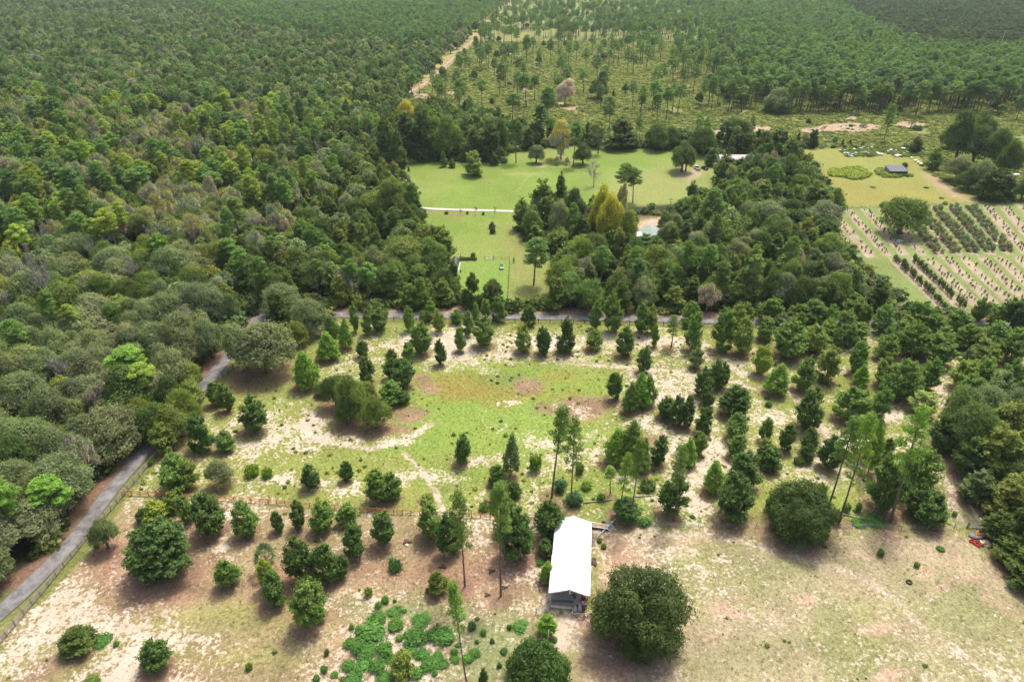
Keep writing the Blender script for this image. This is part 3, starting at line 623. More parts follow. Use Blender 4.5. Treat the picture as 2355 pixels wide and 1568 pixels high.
def mat_ground():
    m, N, L = newmat('ground')
    out = N.new('ShaderNodeOutputMaterial'); p = N.new('ShaderNodeBsdfPrincipled'); p.inputs['Roughness'].default_value = .95; p.inputs['Specular IOR Level'].default_value = .1
    tc = N.new('ShaderNodeTexCoord')
    co = nd(N, 'ShaderNodeAttribute', attribute_name='soil'); sa = nd(N, 'ShaderNodeAttribute', attribute_name='sand')
    def noise(scale, det=5, rough=.6, w=0):
        n = N.new('ShaderNodeTexNoise'); n.inputs['Scale'].default_value = scale; n.inputs['Detail'].default_value = det; n.inputs['Roughness'].default_value = rough
        mp = N.new('ShaderNodeMapping'); mp.inputs['Location'].default_value = (w*13.1, w*7.7, w); L.new(tc.outputs['Object'], mp.inputs[0]); L.new(mp.outputs[0], n.inputs['Vector']); return n.outputs['Fac']
    def math_(op, a, b=None, c=None):
        n = nd(N, 'ShaderNodeMath', operation=op)
        for i, v in enumerate((a, b, c)):
            if v is None: continue
            if isinstance(v, (int, float)): n.inputs[i].default_value = v
            else: L.new(v, n.inputs[i])
        return n.outputs[0]
    def rng_(v, a, b, c, d):
        n = N.new('ShaderNodeMapRange'); L.new(v, n.inputs[0]); n.inputs[1].default_value = a; n.inputs[2].default_value = b; n.inputs[3].default_value = c; n.inputs[4].default_value = d; return n.outputs[0]
    nA = noise(.55, 6, .72, 1); nB = noise(1.6, 5, .7, 2); nC = noise(.22, 6, .7, 3); nF = noise(4.0, 4, .7, 4)
    # sand mask
    v = math_('ADD', sa.outputs['Fac'], math_('MULTIPLY', math_('SUBTRACT', nA, .5), 2.5)); v = math_('ADD', v, math_('MULTIPLY', math_('SUBTRACT', nB, .5), 2.2))
    sm = rng_(v, .42, .70, 0, 1)
    # vegetation colour with fine mottling
    mot = rng_(math_('ADD', math_('MULTIPLY', nB, .6), math_('MULTIPLY', nF, .4)), .34, .66, .52, 1.48)
    vs = nd(N, 'ShaderNodeVectorMath', operation='SCALE'); L.new(co.outputs['Color'], vs.inputs[0]); L.new(mot, vs.inputs['Scale'])
    hs = N.new('ShaderNodeHueSaturation'); L.new(vs.outputs[0], hs.inputs['Color']); L.new(rng_(nC, .3, .7, .48, .52), hs.inputs['Hue'])
    sc = nd(N, 'ShaderNodeMix', data_type='RGBA'); sc.inputs[6].default_value = (.56, .475, .375, 1); sc.inputs[7].default_value = (.47, .37, .28, 1); L.new(rng_(nC, .35, .65, 0, 1), sc.inputs[0])
    s2 = nd(N, 'ShaderNodeVectorMath', operation='SCALE'); L.new(sc.outputs[2], s2.inputs[0]); L.new(rng_(nF, .3, .7, .8, 1.15), s2.inputs['Scale'])
    mx = nd(N, 'ShaderNodeMix', data_type='RGBA'); L.new(sm, mx.inputs[0]); L.new(hs.outputs[0], mx.inputs[6]); L.new(s2.outputs[0], mx.inputs[7])
    L.new(mx.outputs[2], p.inputs['Base Color'])
    bp = N.new('ShaderNodeBump'); bp.inputs['Strength'].default_value = .55; bp.inputs['Distance'].default_value = .35
    L.new(math_('ADD', math_('MULTIPLY', nB, .6), math_('MULTIPLY', nF, .35)), bp.inputs['Height']); L.new(bp.outputs[0], p.inputs['Normal'])
    L.new(p.outputs[0], out.inputs[0]); return m

def strip(name, pts, w, z, m, kind='structure', wvar=None, step=3.0):
    P = [Vector((p[0], p[1], 0)) for p in pts]; Q = []
    for a, b in zip(P[:-1], P[1:]):
        n = max(1, int((b-a).length/step)); Q += [a.lerp(b, k/n) for k in range(n)]
    Q.append(P[-1])
    for _ in range(3): Q = [Q[0]]+[(Q[i-1]+Q[i]*2+Q[i+1])/4 for i in range(1, len(Q)-1)]+[Q[-1]]
    V = []; Fc = []; nc = 7
    for i, q in enumerate(Q):
        d = (Q[min(i+1, len(Q)-1)]-Q[max(i-1, 0)]).normalized(); s = Vector((d.y, -d.x, 0)); ww = w if wvar is None else wvar(i/len(Q), q)
        for k in range(nc):
            t = (k/(nc-1)-.5)*ww*(1+(.05*math.sin(i*1.7)+.05*math.sin(i*.63+2))*(k in (0, nc-1))); v = q+s*t
            V.append((v.x, v.y, z+.05*(1-(2*k/(nc-1)-1)**2)))
    for i in range(len(Q)-1):
        for k in range(nc-1):
            a = i*nc+k; Fc.append((a, a+1, a+nc+1, a+nc))
    me = bpy.data.meshes.new(name); me.from_pydata(V, [], Fc); me.update()
    at = me.attributes.new('across', 'FLOAT', 'POINT'); at.data.foreach_set('value', [k/(nc-1) for _ in Q for k in range(nc)])
    o = link(name, me, m); tag(o, kind=kind); return o
def mat_road(name, c1, c2, c3, dark=.5):
    m, N, L = newmat(name); out = N.new('ShaderNodeOutputMaterial'); p = N.new('ShaderNodeBsdfPrincipled'); p.inputs['Roughness'].default_value = .85
    tc = N.new('ShaderNodeTexCoord'); at = nd(N, 'ShaderNodeAttribute', attribute_name='across')
    n1 = N.new('ShaderNodeTexNoise'); n1.inputs['Scale'].default_value = .35; n1.inputs['Detail'].default_value = 8; n1.inputs['Roughness'].default_value = .75; L.new(tc.outputs['Object'], n1.inputs['Vector'])
    n2 = N.new('ShaderNodeTexNoise'); n2.inputs['Scale'].default_value = 1.2; n2.inputs['Detail'].default_value = 4; L.new(tc.outputs['Object'], n2.inputs['Vector'])
    mr = N.new('ShaderNodeMapRange'); mr.inputs[1].default_value = .42; mr.inputs[2].default_value = .60; L.new(n1.outputs['Fac'], mr.inputs[0])
    mx = nd(N, 'ShaderNodeMix', data_type='RGBA'); mx.inputs[6].default_value = (*c1, 1); mx.inputs[7].default_value = (*c2, 1); L.new(mr.outputs[0], mx.inputs[0])
    cr = N.new('ShaderNodeValToRGB'); e = cr.color_ramp.elements; e[0].position = 0; e[0].color = (1, 1, 1, 1); e[1].position = 1; e[1].color = (1, 1, 1, 1)
    for pos, v in ((.12, .0), (.42, .0), (.5, .35), (.58, .0), (.88, .0)): q = e.new(pos); q.color = (v, v, v, 1)
    ad = nd(N, 'ShaderNodeMath', operation='ADD'); L.new(at.outputs['Fac'], ad.inputs[0])
    m5 = N.new('ShaderNodeMapRange'); m5.inputs[3].default_value = -.06; m5.inputs[4].default_value = .06; L.new(n2.outputs['Fac'], m5.inputs[0]); L.new(m5.outputs[0], ad.inputs[1]); L.new(ad.outputs[0], cr.inputs[0])
    m3 = nd(N, 'ShaderNodeMix', data_type='RGBA'); L.new(cr.outputs[0], m3.inputs[0]); L.new(mx.outputs[2], m3.inputs[6]); m3.inputs[7].default_value = (*c3, 1)
    v = nd(N, 'ShaderNodeVectorMath', operation='SCALE'); L.new(m3.outputs[2], v.inputs[0]); m4 = N.new('ShaderNodeMapRange'); m4.inputs[3].default_value = .75; m4.inputs[4].default_value = 1.25; L.new(n2.outputs['Fac'], m4.inputs[0]); L.new(m4.outputs[0], v.inputs['Scale'])
    L.new(v.outputs[0], p.inputs['Base Color']); L.new(p.outputs[0], out.inputs[0]); return m

# ---------------------------------------------------------------- trees that can be told apart
hand(11, [(105,730,520,75,'YO','g'),(180,750,560,85,'YO','g'),(270,720,515,150,'YO','g'),(470,720,535,85,'YO','g'),(560,670,570,65,'YO','g'),(615,650,500,95,'YO','g'),(675,730,565,95,'YO','og'),
 (795,670,565,90,'YO','g'),(870,755,575,95,'YO','g'),(925,665,515,65,'YO','g'),(1000,640,490,75,'YO','g'),(1090,660,470,110,'YO','g'),(990,835,600,155,'YO','g'),(820,865,690,85,'YO','g'),(555,885,650,155,'YO','g'),
 (690,960,770,95,'YO','dg'),(150,900,775,90,'YO','dg'),(180,1080,885,125,'YO','dg'),(350,960,830,95,'YO','dg'),(440,1120,890,165,'YO','dg'),(350,1060,900,110,'YO','dg'),(460,940,790,95,'YO','g'),(1300,690,530,110,'YO','dg'),
 (1255,870,665,140,'YO','og'),(1400,890,680,120,'YO','dg'),(1540,870,610,125,'CE','dg','columnar dark cedar standing in the middle of the sandy clearing row'),(1740,850,695,130,'YO','og'),(1745,710,500,90,'YO','g'),(1870,735,455,140,'YO','g'),
 (1950,900,680,130,'YO','dg'),(2070,750,515,140,'YO','g'),(2140,740,540,90,'YO','og'),(2160,830,665,65,'YO','g'),(2275,830,610,100,'TP','g'),(2075,1010,810,110,'YO','dg'),(1880,1200,990,110,'YO','dg'),
 (2060,1250,1000,150,'YP','bg'),(1985,1280,1060,120,'YP','g'),(2120,1230,1010,120,'YP','g'),(2240,1330,1160,140,'YO','dg'),(2320,1380,1150,120,'YO','dg'),(30,840,620,110,'YP','bg'),
 (70,1350,985,230,'LO','g'),(-30,1260,1000,200,'LO','dg'),(170,1250,1060,170,'LO','og'),(330,1240,1050,170,'YO','g'),(420,1230,1120,110,'YO','dg'),(250,1410,1150,220,'LO','g'),(40,1380,1150,150,'LO','dg'),
 (1330,250,72,1,'TP','g')][:-1])
hand(11, [(1327,400,72,190,'PI','g','tall pine with a forked bare trunk rising in front of the garden lawn')])
hand(10, [(1850,1060,640,440,'LO','gg','wide grey-green live oak on the field edge beside the lane fence'),(2130,1110,830,190,'YP','bg'),(2270,920,710,160,'YP','bg'),(2150,760,480,260,'LO','gg'),(1960,640,380,310,'LO','bl','spreading live oak shading the bend of the asphalt lane'),(2060,830,640,150,'LO','og'),
 (1570,1280,1070,110,'YO','dg'),(1760,1430,1160,215,'YO','dg'),(1560,1560,1400,140,'YO','g'),(1400,1565,1290,180,'YO','dg'),(1350,1290,1040,175,'YO','og'),(1210,1500,1200,270,'LO','og'),(2300,760,600,120,'YP','g'),(2230,1180,1080,110,'LO','dg')])
hand(20, [(750,680,430,190,'LO','bl','small leaning bluish green oak inside the board fence beside the lane'),(1160,885,430,450,'YO','dg','broad dark oak with drooping branches in the near pasture'),(1090,480,300,180,'YO','yg'),(1000,475,365,100,'YO','dg'),(1200,420,255,120,'YO','og'),
 (1230,260,-20,240,'YO','g'),(1300,250,30,150,'YO','og'),(1530,250,20,190,'LO','gg'),(1470,565,240,240,'YO','dg'),(1300,480,280,130,'YO','g'),(1720,580,310,180,'YO','g'),(1920,540,380,90,'YO','dg'),(2070,530,310,115,'YO','dg'),(2240,545,310,190,'YO','g'),
 (1590,930,700,170,'YO','g'),(1900,1050,800,180,'YO','dg'),(1870,930,700,120,'YO','yg'),(1850,800,625,170,'PA','bl','round fan palmetto with pale drooping fronds behind a young oak'),(2100,905,560,220,'YO','dg'),(2270,905,600,190,'YO','dg'),(2170,1210,830,260,'YO','g','plump oak with light leaf tips standing over the pale sand'),
 (550,1375,1180,220,'CE','dg','round bushy cedar beside a low green weed clump'),(705,1338,1270,120,'SH','bg'),(802,1328,1285,45,'SH','bg'),(1095,1505,1260,220,'YO','dg','dark rounded oak alone at the lower edge of the pasture'),(635,1640,1530,140,'CE','g'),
 (2150,240,50,130,'YO','dg'),(1740,140,75,100,'GR','bg'),(1850,150,90,80,'GR','bg'),(2240,1510,1450,60,'SH','bg'),(2310,1540,1500,60,'SH','bg'),(2185,1575,1515,60,'SH','bg'),(1720,1475,1440,50,'GR','bg'),(2255,1375,1340,40,'GR','g'),(670,640,610,40,'GR','g'),(1040,70,30,40,'GR','bg')])
hand(21, [(45,190,40,88,'YO','dg'),(265,335,90,180,'YO','g'),(365,315,100,140,'YO','g'),(830,78,-148,135,'YO','dg'),(1165,150,-150,120,'YP','bl'),(1075,215,60,130,'YO','dg'),(1085,330,165,140,'YO','g'),(1190,300,180,110,'YO','dg'),
 (300,635,375,170,'YO','dg'),(50,500,335,150,'YO','g'),(100,715,450,180,'YO','dg'),(5,860,680,110,'YO','dg'),(620,600,325,190,'YO','g'),(770,705,380,190,'YO','dg'),(590,330,265,100,'YO','og'),
 (852,905,185,150,'TP','g','tallest bare-stemmed pine in front of the rail fence left of the barn'),(1190,735,330,260,'YO','dg'),(1100,975,245,150,'TP','g','leaning bare-stemmed pine with a dead side branch left of the barn'),(1130,560,270,150,'YO','g'),
 (1440,600,310,230,'YO','dg','dark oak whose branches hang over the white barn roof'),(1400,710,575,115,'YO','tg'),(1415,880,715,110,'YP','bg'),(370,820,695,105,'SH','g'),(670,968,790,135,'CE','og','rounded yellowish cedar next to a small stump'),
 (863,1568,890,120,'TP','bg','bare-stemmed pine with a small bright crown above the green weed bed'),(985,1640,1440,80,'YO','dg'),
 (255,1170,1080,105,'SH','bg'),(215,1310,1160,190,'SH','bg'),(370,1125,1065,92,'SH','bg'),(378,1222,1130,100,'SH','bg'),(545,1200,1130,120,'SH','bg'),(520,1335,1210,150,'SH','bg'),(635,1270,1205,90,'SH','bg'),(700,1320,1200,140,'SH','bg'),(55,1340,1265,76,'SH','bg'),(110,1390,1300,80,'SH','bg'),
 (303,1035,975,62,'SH','bg'),(255,1065,1010,52,'SH','bg'),(70,1210,1170,46,'SH','bg'),(400,1292,1240,60,'SH','bg'),(180,1420,1320,120,'SH','bg'),(300,1400,1290,105,'SH','bg'),(155,1500,1420,110,'SH','bg'),(250,1510,1410,105,'SH','bg'),(55,1500,1420,85,'SH','bg'),(330,1440,1380,80,'SH','bg'),(560,1425,1340,100,'SH','bg'),
 (600,1500,1400,110,'SH','bg'),(665,1425,1370,72,'SH','bg'),(705,1482,1420,75,'SH','bg'),(780,1390,1330,62,'SH','bg'),(785,1440,1395,66,'SH','bg'),(920,1400,1335,72,'SH','bg'),(870,1445,1375,72,'SH','bg'),(1230,1230,1155,100,'SH','bg'),(1415,1255,1090,135,'YO','bg','bright green sapling oak beside the barn gate'),(1472,1300,1255,46,'SH','bg'),
 (980,1250,1190,50,'SH','bg'),(905,1215,1145,66,'SH','g'),(1040,1305,1265,40,'SH','g'),(1120,1385,1335,60,'SH','g'),(430,1560,1330,180,'YO','og','brownish green oak growing out of the green weed bed'),(645,1530,1480,48,'SH','bg'),(435,1095,1062,40,'SH','bg'),(370,1020,992,28,'SH','bg'),(1090,1475,1430,42,'SH','g'),(90,1590,1500,110,'SH','bg'),(300,1600,1520,120,'SH','bg'),(520,1560,1470,100,'SH','bg'),
 (180,1360,1290,90,'SH','bg'),(465,1270,1220,70,'SH','bg'),(480,1400,1330,80,'SH','bg'),(130,1250,1180,70,'SH','bg'),(1160,1210,1165,40,'SH','g'),(810,1335,1300,50,'SH','bg'),(665,1185,1155,30,'SH','bg'),(935,1305,1270,34,'SH','g'),(190,970,920,60,'GR','bg'),
 (1340,1600,1330,430,'BB','g','very wide pale green bush cut off by the lower edge of the photo'),(2020,1478,800,660,'BO','dg','huge round dark oak beside the white-roofed barn'),(1505,270,120,100,'SH','bl'),(1605,370,230,120,'SH','bl'),
 (1450,297,-323,150,'TP','g'),(1583,362,-248,130,'TP','g'),(1990,470,-100,110,'TP','g'),(1915,395,-30,110,'TP','bg'),(1855,272,85,85,'TP','bg'),(2260,435,115,190,'YO','dg'),(1950,475,285,200,'YO','dg'),(2090,505,430,80,'SH','bg'),(2290,455,-60,140,'TP','g'),
 (1990,50,-250,200,'YP','g'),(1880,60,-190,170,'YP','bg'),(2180,80,-140,130,'YO','dg'),(2060,120,-120,130,'YP','g'),(1340,110,-10,90,'GR','bg'),(1690,230,190,80,'GR','bg'),(1790,310,270,60,'GR','bg'),(1640,130,60,60,'GR','g'),(985,380,340,80,'GR','g'),(2110,230,180,120,'GR','g'),(1780,600,575,40,'GR','bg'),(1810,640,615,44,'GR','bg'),(1370,770,720,60,'SH','bg')])
hand(22, [(345,470,110,270,'YO','dg'),(210,265,40,150,'YP','bg'),(410,245,-30,230,'YO','dg'),(590,120,-60,170,'YO','dg'),(790,665,200,480,'BO','dg','big round dark oak standing at the pasture fence line'),(1000,105,-150,150,'YO','dg'),(850,55,-80,100,'YO','dg'),
 (993,395,-258,150,'TP','g'),(1075,470,-278,150,'TP','bg'),(1430,465,-283,230,'TP','bg','thick-stemmed leaning pine at the sandy gap in the plantation'),(1365,415,-10,250,'YO','dg'),(1490,300,-20,150,'YO','g'),(1610,240,-60,250,'YO','g'),(1600,430,200,170,'YO','dg'),(1690,500,240,240,'YO','dg'),
 (1205,505,445,80,'SH','bg'),(1325,512,430,140,'SH','bg'),(1125,392,330,60,'GR','bg'),(1205,392,330,44,'GR','bg'),(1775,672,635,62,'SH','bg'),(1612,772,742,42,'GR','bg'),(65,442,412,40,'SH','g'),(1360,695,650,50,'GR','g'),(1040,460,380,90,'GR','g'),(800,60,20,80,'GR','g'),(940,300,190,80,'GR','bg'),(1870,420,390,36,'GR','bg'),(600,380,290,70,'GR','bg'),(2000,340,90,200,'CE','bl'),(2060,180,-60,260,'CE','og'),
 (2150,600,380,200,'CE','dg'),(2230,420,100,260,'CE','og'),(2330,640,330,230,'CE','g'),(2250,760,540,220,'CE','g'),(2330,860,600,230,'CE','g'),(2360,960,760,200,'CE','dg'),(1960,180,-120,220,'YO','dg'),(2240,230,-110,280,'CE','og'),(2400,460,60,260,'CE','g'),(2440,900,560,280,'CE','g')])
hand(12, [(60,860,580,135,'YO','g'),(60,660,505,120,'YO','g'),(270,870,560,160,'YO','g'),(395,890,615,170,'YO','og'),(560,790,620,135,'YO','g'),(720,910,620,250,'YO','g'),(425,680,520,110,'YO','g'),(600,680,480,170,'YO','g'),(890,680,490,185,'YO','g'),(780,660,520,120,'YO','og'),(1160,640,450,170,'YO','g'),(1360,740,520,155,'YO','g'),
 (890,880,660,190,'YO','og'),(1060,845,690,85,'YO','g'),(1110,780,560,160,'YO','g'),(1200,810,650,160,'YO','g'),(540,1030,810,135,'YO','yg'),(980,1075,810,170,'YO','og'),(1190,1015,780,135,'YO','g'),(1390,925,730,170,'YO','g'),(90,980,820,105,'YO','bl'),(625,1155,930,170,'YP','bg','bright green young pine in the sandy plantation'),
 (820,1140,890,155,'YO','g'),(1215,1090,940,110,'YP','bg'),(205,1130,910,110,'YO','dg'),(270,1120,930,105,'YO','dg'),(120,1175,960,115,'YO','dg'),(165,1245,1090,100,'YO','dg'),(345,1320,1080,215,'YO','dg'),(840,1410,1090,205,'YO','dg'),(1150,1360,1080,245,'YO','g'),(1330,1340,1090,140,'YO','g'),(1480,1215,910,230,'YO','g'),(1370,1110,890,150,'YO','og'),
 (1660,1140,890,165,'YO','g'),(1640,1310,1120,180,'YO','pg','pale yellowish oak beside the sandy gap in the plantation'),(1560,900,640,200,'YO','g'),(1740,965,730,230,'YO','g'),(1880,760,560,190,'YO','g'),(1950,860,660,180,'YO','g'),(2060,1080,870,190,'YO','g'),(1920,1130,900,190,'YO','og'),(2250,950,690,200,'YO','g'),(2250,1140,900,170,'YO','g'),(1600,720,500,180,'YO','g'),(1700,760,590,160,'YO','g'),(2030,660,480,110,'YO','g'),
 (2250,740,480,230,'YO','dg'),(130,1440,1230,135,'YO','dg'),(360,1480,1270,180,'YO','g'),(560,1480,1300,95,'YO','g'),(700,1555,1350,115,'YO','dg'),(860,1565,1380,125,'YO','dg'),(20,1390,1160,100,'YO','dg'),(590,1245,1190,50,'SH','bg'),(585,1195,1160,40,'SH','g'),(1560,1150,960,160,'YO','g'),(2060,940,760,190,'YO','og'),(1480,820,640,150,'YO','g'),(1790,840,680,150,'YO','g'),(2160,820,640,180,'YO','g'),(2140,1240,980,210,'YO','bl'),(1960,1260,1010,200,'YO','g'),(2290,1290,1050,200,'YO','bl'),
 (1840,1480,1080,280,'LO','tg'),(2030,1400,1060,300,'LO','bl'),(1950,1640,1200,330,'LO','tg'),(2160,1580,1190,300,'CE','og'),(2300,1520,1160,260,'LO','tg'),(2100,1760,1330,330,'CE','og'),(1770,1560,1290,200,'YO','dg'),(2330,1700,1330,260,'CE','g'),
 (1180,1568,1290,150,'TP','bg'),(1400,1590,1450,95,'YO','dg'),(1280,1700,1300,130,'YP','bg'),(30,1640,1440,130,'YP','bg'),(100,1580,1400,120,'YO','g'),(360,1600,1420,130,'YO','g'),(560,1620,1450,130,'YO','og'),(20,700,620,70,'YO','g')])
# trees round the lawns and the houses
hand(1, [(915,1220,1040,155,'YO','og','solitary leafy tree in the middle of the upper lawn'),(710,1155,1045,52,'CE','g'),(765,1160,1095,50,'CE','g'),(1205,1125,825,120,'PI','dg'),(1380,1000,725,115,'PI','dg'),(1515,1110,825,165,'MT','ye','tall yellow-leaved tree among mossy trees behind the upper lawn'),(1345,1135,1000,110,'LO','gg','round greyish oak at the far side of the upper lawn'),
 (1598,1150,835,105,'PI','g'),(1665,1150,985,150,'LO','dg'),(1488,1140,1070,42,'MT','gr'),(1555,1140,1080,36,'MT','gr'),(1700,1000,840,90,'YO','dg'),(1770,1062,830,115,'PI','og'),(1925,1040,810,225,'CE','dg'),(2170,1045,845,180,'LO','dg','twin live oak left half at the savanna edge of the lawn'),(2270,1035,870,150,'LO','dg','twin live oak right half at the savanna edge of the lawn'),(2345,1200,970,190,'LO','dg'),
 (1560,1000,870,80,'PI','g'),(1740,1290,1110,170,'BT','gr','leafless grey tree at the lower edge of the upper lawn'),(820,1485,1440,30,'BT','gr'),(922,1490,1418,44,'BT','gr'),(1060,1490,1418,42,'BT','gr'),(870,1480,1450,22,'SH','og'),(980,1485,1460,20,'CE','g'),(725,1480,1455,30,'SH','og'),(465,1185,1150,18,'CE','dg'),(545,1340,1320,14,'CE','dg'),(1040,1580,1530,46,'CE','dg'),
 (1120,1130,1080,60,'SH','gg'),(1060,1145,1050,60,'CE','dg'),(1305,960,920,24,'CE','dg'),(640,1110,900,120,'CE','dg'),(470,1100,760,200,'CE','dg'),(560,1110,740,180,'CE','dg'),(740,1110,790,200,'LO','g'),(660,1080,800,150,'LO','g'),(920,1125,880,140,'CE','dg'),(1040,1120,830,150,'CE','dg'),(1110,1090,810,110,'LO','dg'),(850,1060,830,120,'CE','dg'),(330,1180,800,170,'CE','dg'),(400,1215,900,120,'CE','dg'),
 (455,900,690,150,'LO','ye','yellow-crowned tree topping the dark wood behind the upper lawn'),(560,900,720,130,'LO','dg'),(370,1570,1225,230,'LO','g','full round oak at the lawn corner above the gravel drive'),(500,1600,1400,170,'LO','dg'),(215,1560,1330,190,'LO','og'),(1240,1590,1360,135,'YO','og'),(50,1200,985,100,'BT','gr','pale leafless tree on the wood edge left of the upper lawn'),
 (1390,1600,1240,210,'CE','g'),(1510,1500,1200,110,'CE','dg'),(1800,1650,1260,150,'LO','ye'),(1830,1720,1330,190,'LO','ye','largest mustard-yellow tree in the middle wood'),(1910,1560,1250,90,'MT','ye'),(1750,1640,1380,110,'LO','ye'),(1590,1560,1290,170,'LO','dg'),(1930,1390,1130,150,'PI','g'),(2010,1400,1160,120,'PI','g'),(1960,1760,1440,140,'LO','og'),(1510,1700,1390,160,'LO','gg'),
 (2260,1510,1470,100,'CE','dg')][:-1])
hand(1, [(2215,1590,1480,85,'CE','dg','dark cedar standing behind the pale green roof'),(525,470,345,50,'BT','gr','bare reddish snag at the edge of the far dirt track'),(725,670,460,70,'BT','gr'),(1380,760,640,60,'BT','gr'),(1690,770,640,40,'BT','gr'),(1540,730,540,120,'MT','gr'),(1770,690,545,140,'LO','dg','dark oak alone among the low savanna bushes'),(1960,645,575,60,'LO','dg'),(1560,535,455,80,'LO','dg'),(1155,390,310,70,'LO','dg'),
 (1180,855,640,120,'PI','g'),(815,750,545,110,'PI','g'),(1275,740,510,110,'PI','g'),(855,490,335,50,'PI','g'),(815,540,380,50,'PI','g'),(940,430,250,55,'PI','g'),(1000,450,320,50,'PI','g'),(1105,440,300,60,'PI','g'),(1275,440,250,75,'PI','g'),(1445,455,270,60,'PI','g'),(1055,545,400,50,'PI','g'),(2060,835,640,70,'PI','g'),(2175,840,640,80,'PI','g'),(2240,830,600,90,'PI','g'),(1010,250,160,50,'PI','g'),(540,655,500,70,'PI','g'),
 (865,250,150,50,'PI','tg'),(1940,190,75,60,'PI','g'),(1600,250,130,60,'PI','g'),(1420,740,610,60,'CE','dg'),(1500,600,570,24,'CE','dg'),(1875,670,620,22,'CE','dg'),(920,600,570,34,'SH','bg'),(960,505,485,20,'SH','dg'),(1160,590,565,34,'SH','dg'),(1040,720,675,36,'CE','dg'),(1085,780,735,40,'CE','dg'),(680,690,600,60,'PI','g'),(450,720,600,50,'PI','g'),(385,715,600,40,'PI','tg'),(1300,830,800,30,'PA','g'),(1280,830,805,26,'PA','g')])
hand(2, [(140,1085,870,185,'LO','dg'),(275,1040,830,110,'PI','dg'),(370,1060,815,200,'LO','dg'),(190,1150,1020,90,'CE','tg'),(20,1190,1000,100,'LO','dg'),(560,1060,900,150,'LO','dg'),(650,1100,890,180,'CE','dg'),(740,1200,960,150,'CE','dg'),(700,1300,1060,220,'LO','dg'),(290,1240,1060,160,'CE','dg'),(380,1250,1090,140,'CE','dg'),(490,1280,1060,160,'LO','dg'),(600,1330,1100,170,'CE','dg'),
 (320,1290,1130,90,'MT','yg','sparse yellowish-brown tree in the dark wood below the grey roof'),(840,1330,1140,140,'CE','g'),(790,1400,1200,170,'LO','g'),(900,1500,1250,230,'CE','g'),(1040,1440,1290,110,'LO','g'),(940,1620,1370,280,'LO','gg'),(560,1640,1380,270,'LO','gg'),(180,1600,1290,240,'YP','g','big light green pine in the middle wood beside the pale roof'),(395,1500,1320,130,'YP','g'),(60,1480,1250,130,'CE','dg'),(540,1440,1240,150,'CE','g'),(660,1460,1260,150,'CE','dg'),(260,1390,1230,120,'CE','g'),
 (1490,1640,1345,330,'LO','g','spreading oak rising from the white mound in the orchard'),(1385,980,720,70,'PI','g','lone tall pine at the track behind the yellow field'),(405,740,590,110,'PI','dg'),(400,720,640,110,'LO','dg'),(650,790,600,200,'LO','gg'),(640,790,720,200,'CE','dg'),(570,700,585,90,'LO','dg'),(935,770,590,100,'PI','g'),(1210,760,675,80,'LO','dg'),(1300,750,680,60,'PI','g'),(865,855,815,40,'SH','dg'),(1245,880,838,56,'PA','bl'),(1160,878,858,34,'SH','dg'),(1570,885,825,60,'PA','g','small cabbage palm beside the bare pink soil'),(1610,905,860,80,'SH','dg','dark round shrub next to the cabbage palm'),
 (1530,815,740,30,'BT','gr'),(1490,780,730,50,'CE','dg'),(1755,775,600,110,'PI','g'),(1605,805,560,120,'PI','g'),(2300,830,660,90,'PI','g'),(1945,760,590,110,'PI','g'),(2180,800,720,70,'PI','g'),(795,975,915,30,'CE','dg'),(835,1010,915,50,'MT','og'),(920,1015,960,36,'CE','dg'),(1040,1010,945,44,'PI','dg'),(1100,1008,960,24,'CE','dg'),(1150,1000,965,30,'CE','dg'),(1240,1010,978,26,'CE','dg'),(1600,1060,940,90,'CE','dg'),(970,1000,985,20,'SH','g'),
 (1880,1130,760,190,'LO','dg'),(2020,1010,760,200,'LO','dg'),(1990,1150,860,230,'LO','dg'),(2120,1180,880,200,'LO','dg'),(1830,1040,880,160,'LO','dg'),(2200,1260,960,160,'LO','dg'),(1720,1180,1020,110,'YO','g'),(1880,1270,1070,200,'LO','gg'),(2040,1330,1090,190,'LO','gg'),(1960,1330,1150,170,'LO','dg'),(2080,1390,1150,170,'CE','dg'),(2170,1390,1170,190,'CE','dg'),(2280,1150,1030,110,'CE','dg'),(2240,1130,960,100,'CE','dg'),(2330,1390,1230,130,'LO','dg'),(2250,1080,950,110,'LO','dg'),
 (1525,1165,1120,46,'YO','dg'),(1310,1300,1290,44,'SH','og'),(1680,1303,1288,36,'SH','g'),(1785,1375,1360,34,'SH','og'),(1120,1430,1415,40,'SH','og'),(1650,1150,1130,40,'SH','g'),(960,470,330,80,'PI','g'),(250,735,705,26,'CE','dg')])
hand(11, [(1045,45,-5,44,'CE','dg','small dark cedar alone on the mown grass between the woods'),(910,205,172,40,'SH','bg'),(1190,245,205,16,'YO','g'),(2090,190,40,180,'YO','tg'),(2160,260,60,150,'YO','tg'),(1955,160,-60,70,'PI','g'),(2300,140,20,120,'CE','dg'),(1980,400,255,90,'BT','gr','pale leafless grey shrubby tree in the hedge wood above the lane'),(2160,420,120,270,'LO','og'),(2230,460,205,220,'LO','g'),
 (450,330,60,330,'LO','og'),(230,350,120,170,'LO','gg'),(700,230,-20,180,'CE','og'),(640,200,-10,120,'LO','dg'),(120,270,100,130,'LO','dg')])
hand(10, [(2245,460,215,110,'BT','gr','grey leafless tree on the dark wood edge above the lane bend'),(390,660,130,190,'BT','gr','tall bare snag rising out of the live oak forest'),(920,1120,850,260,'PI','bg','bright round-topped pine overtopping the live oaks')])
hand(10, [(1470,930,620,230,'LO','gg'),(1700,1010,650,250,'LO','gg'),(1080,1500,1200,260,'LO','dg'),(1290,1420,1110,200,'LO','og'),(1190,1340,1010,210,'LO','dg'),(1010,1420,1160,190,'LO','og'),(1330,1150,930,180,'LO','og'),(1500,1240,1060,130,'YO','g'),(1150,1568,1330,180,'YO','og')])
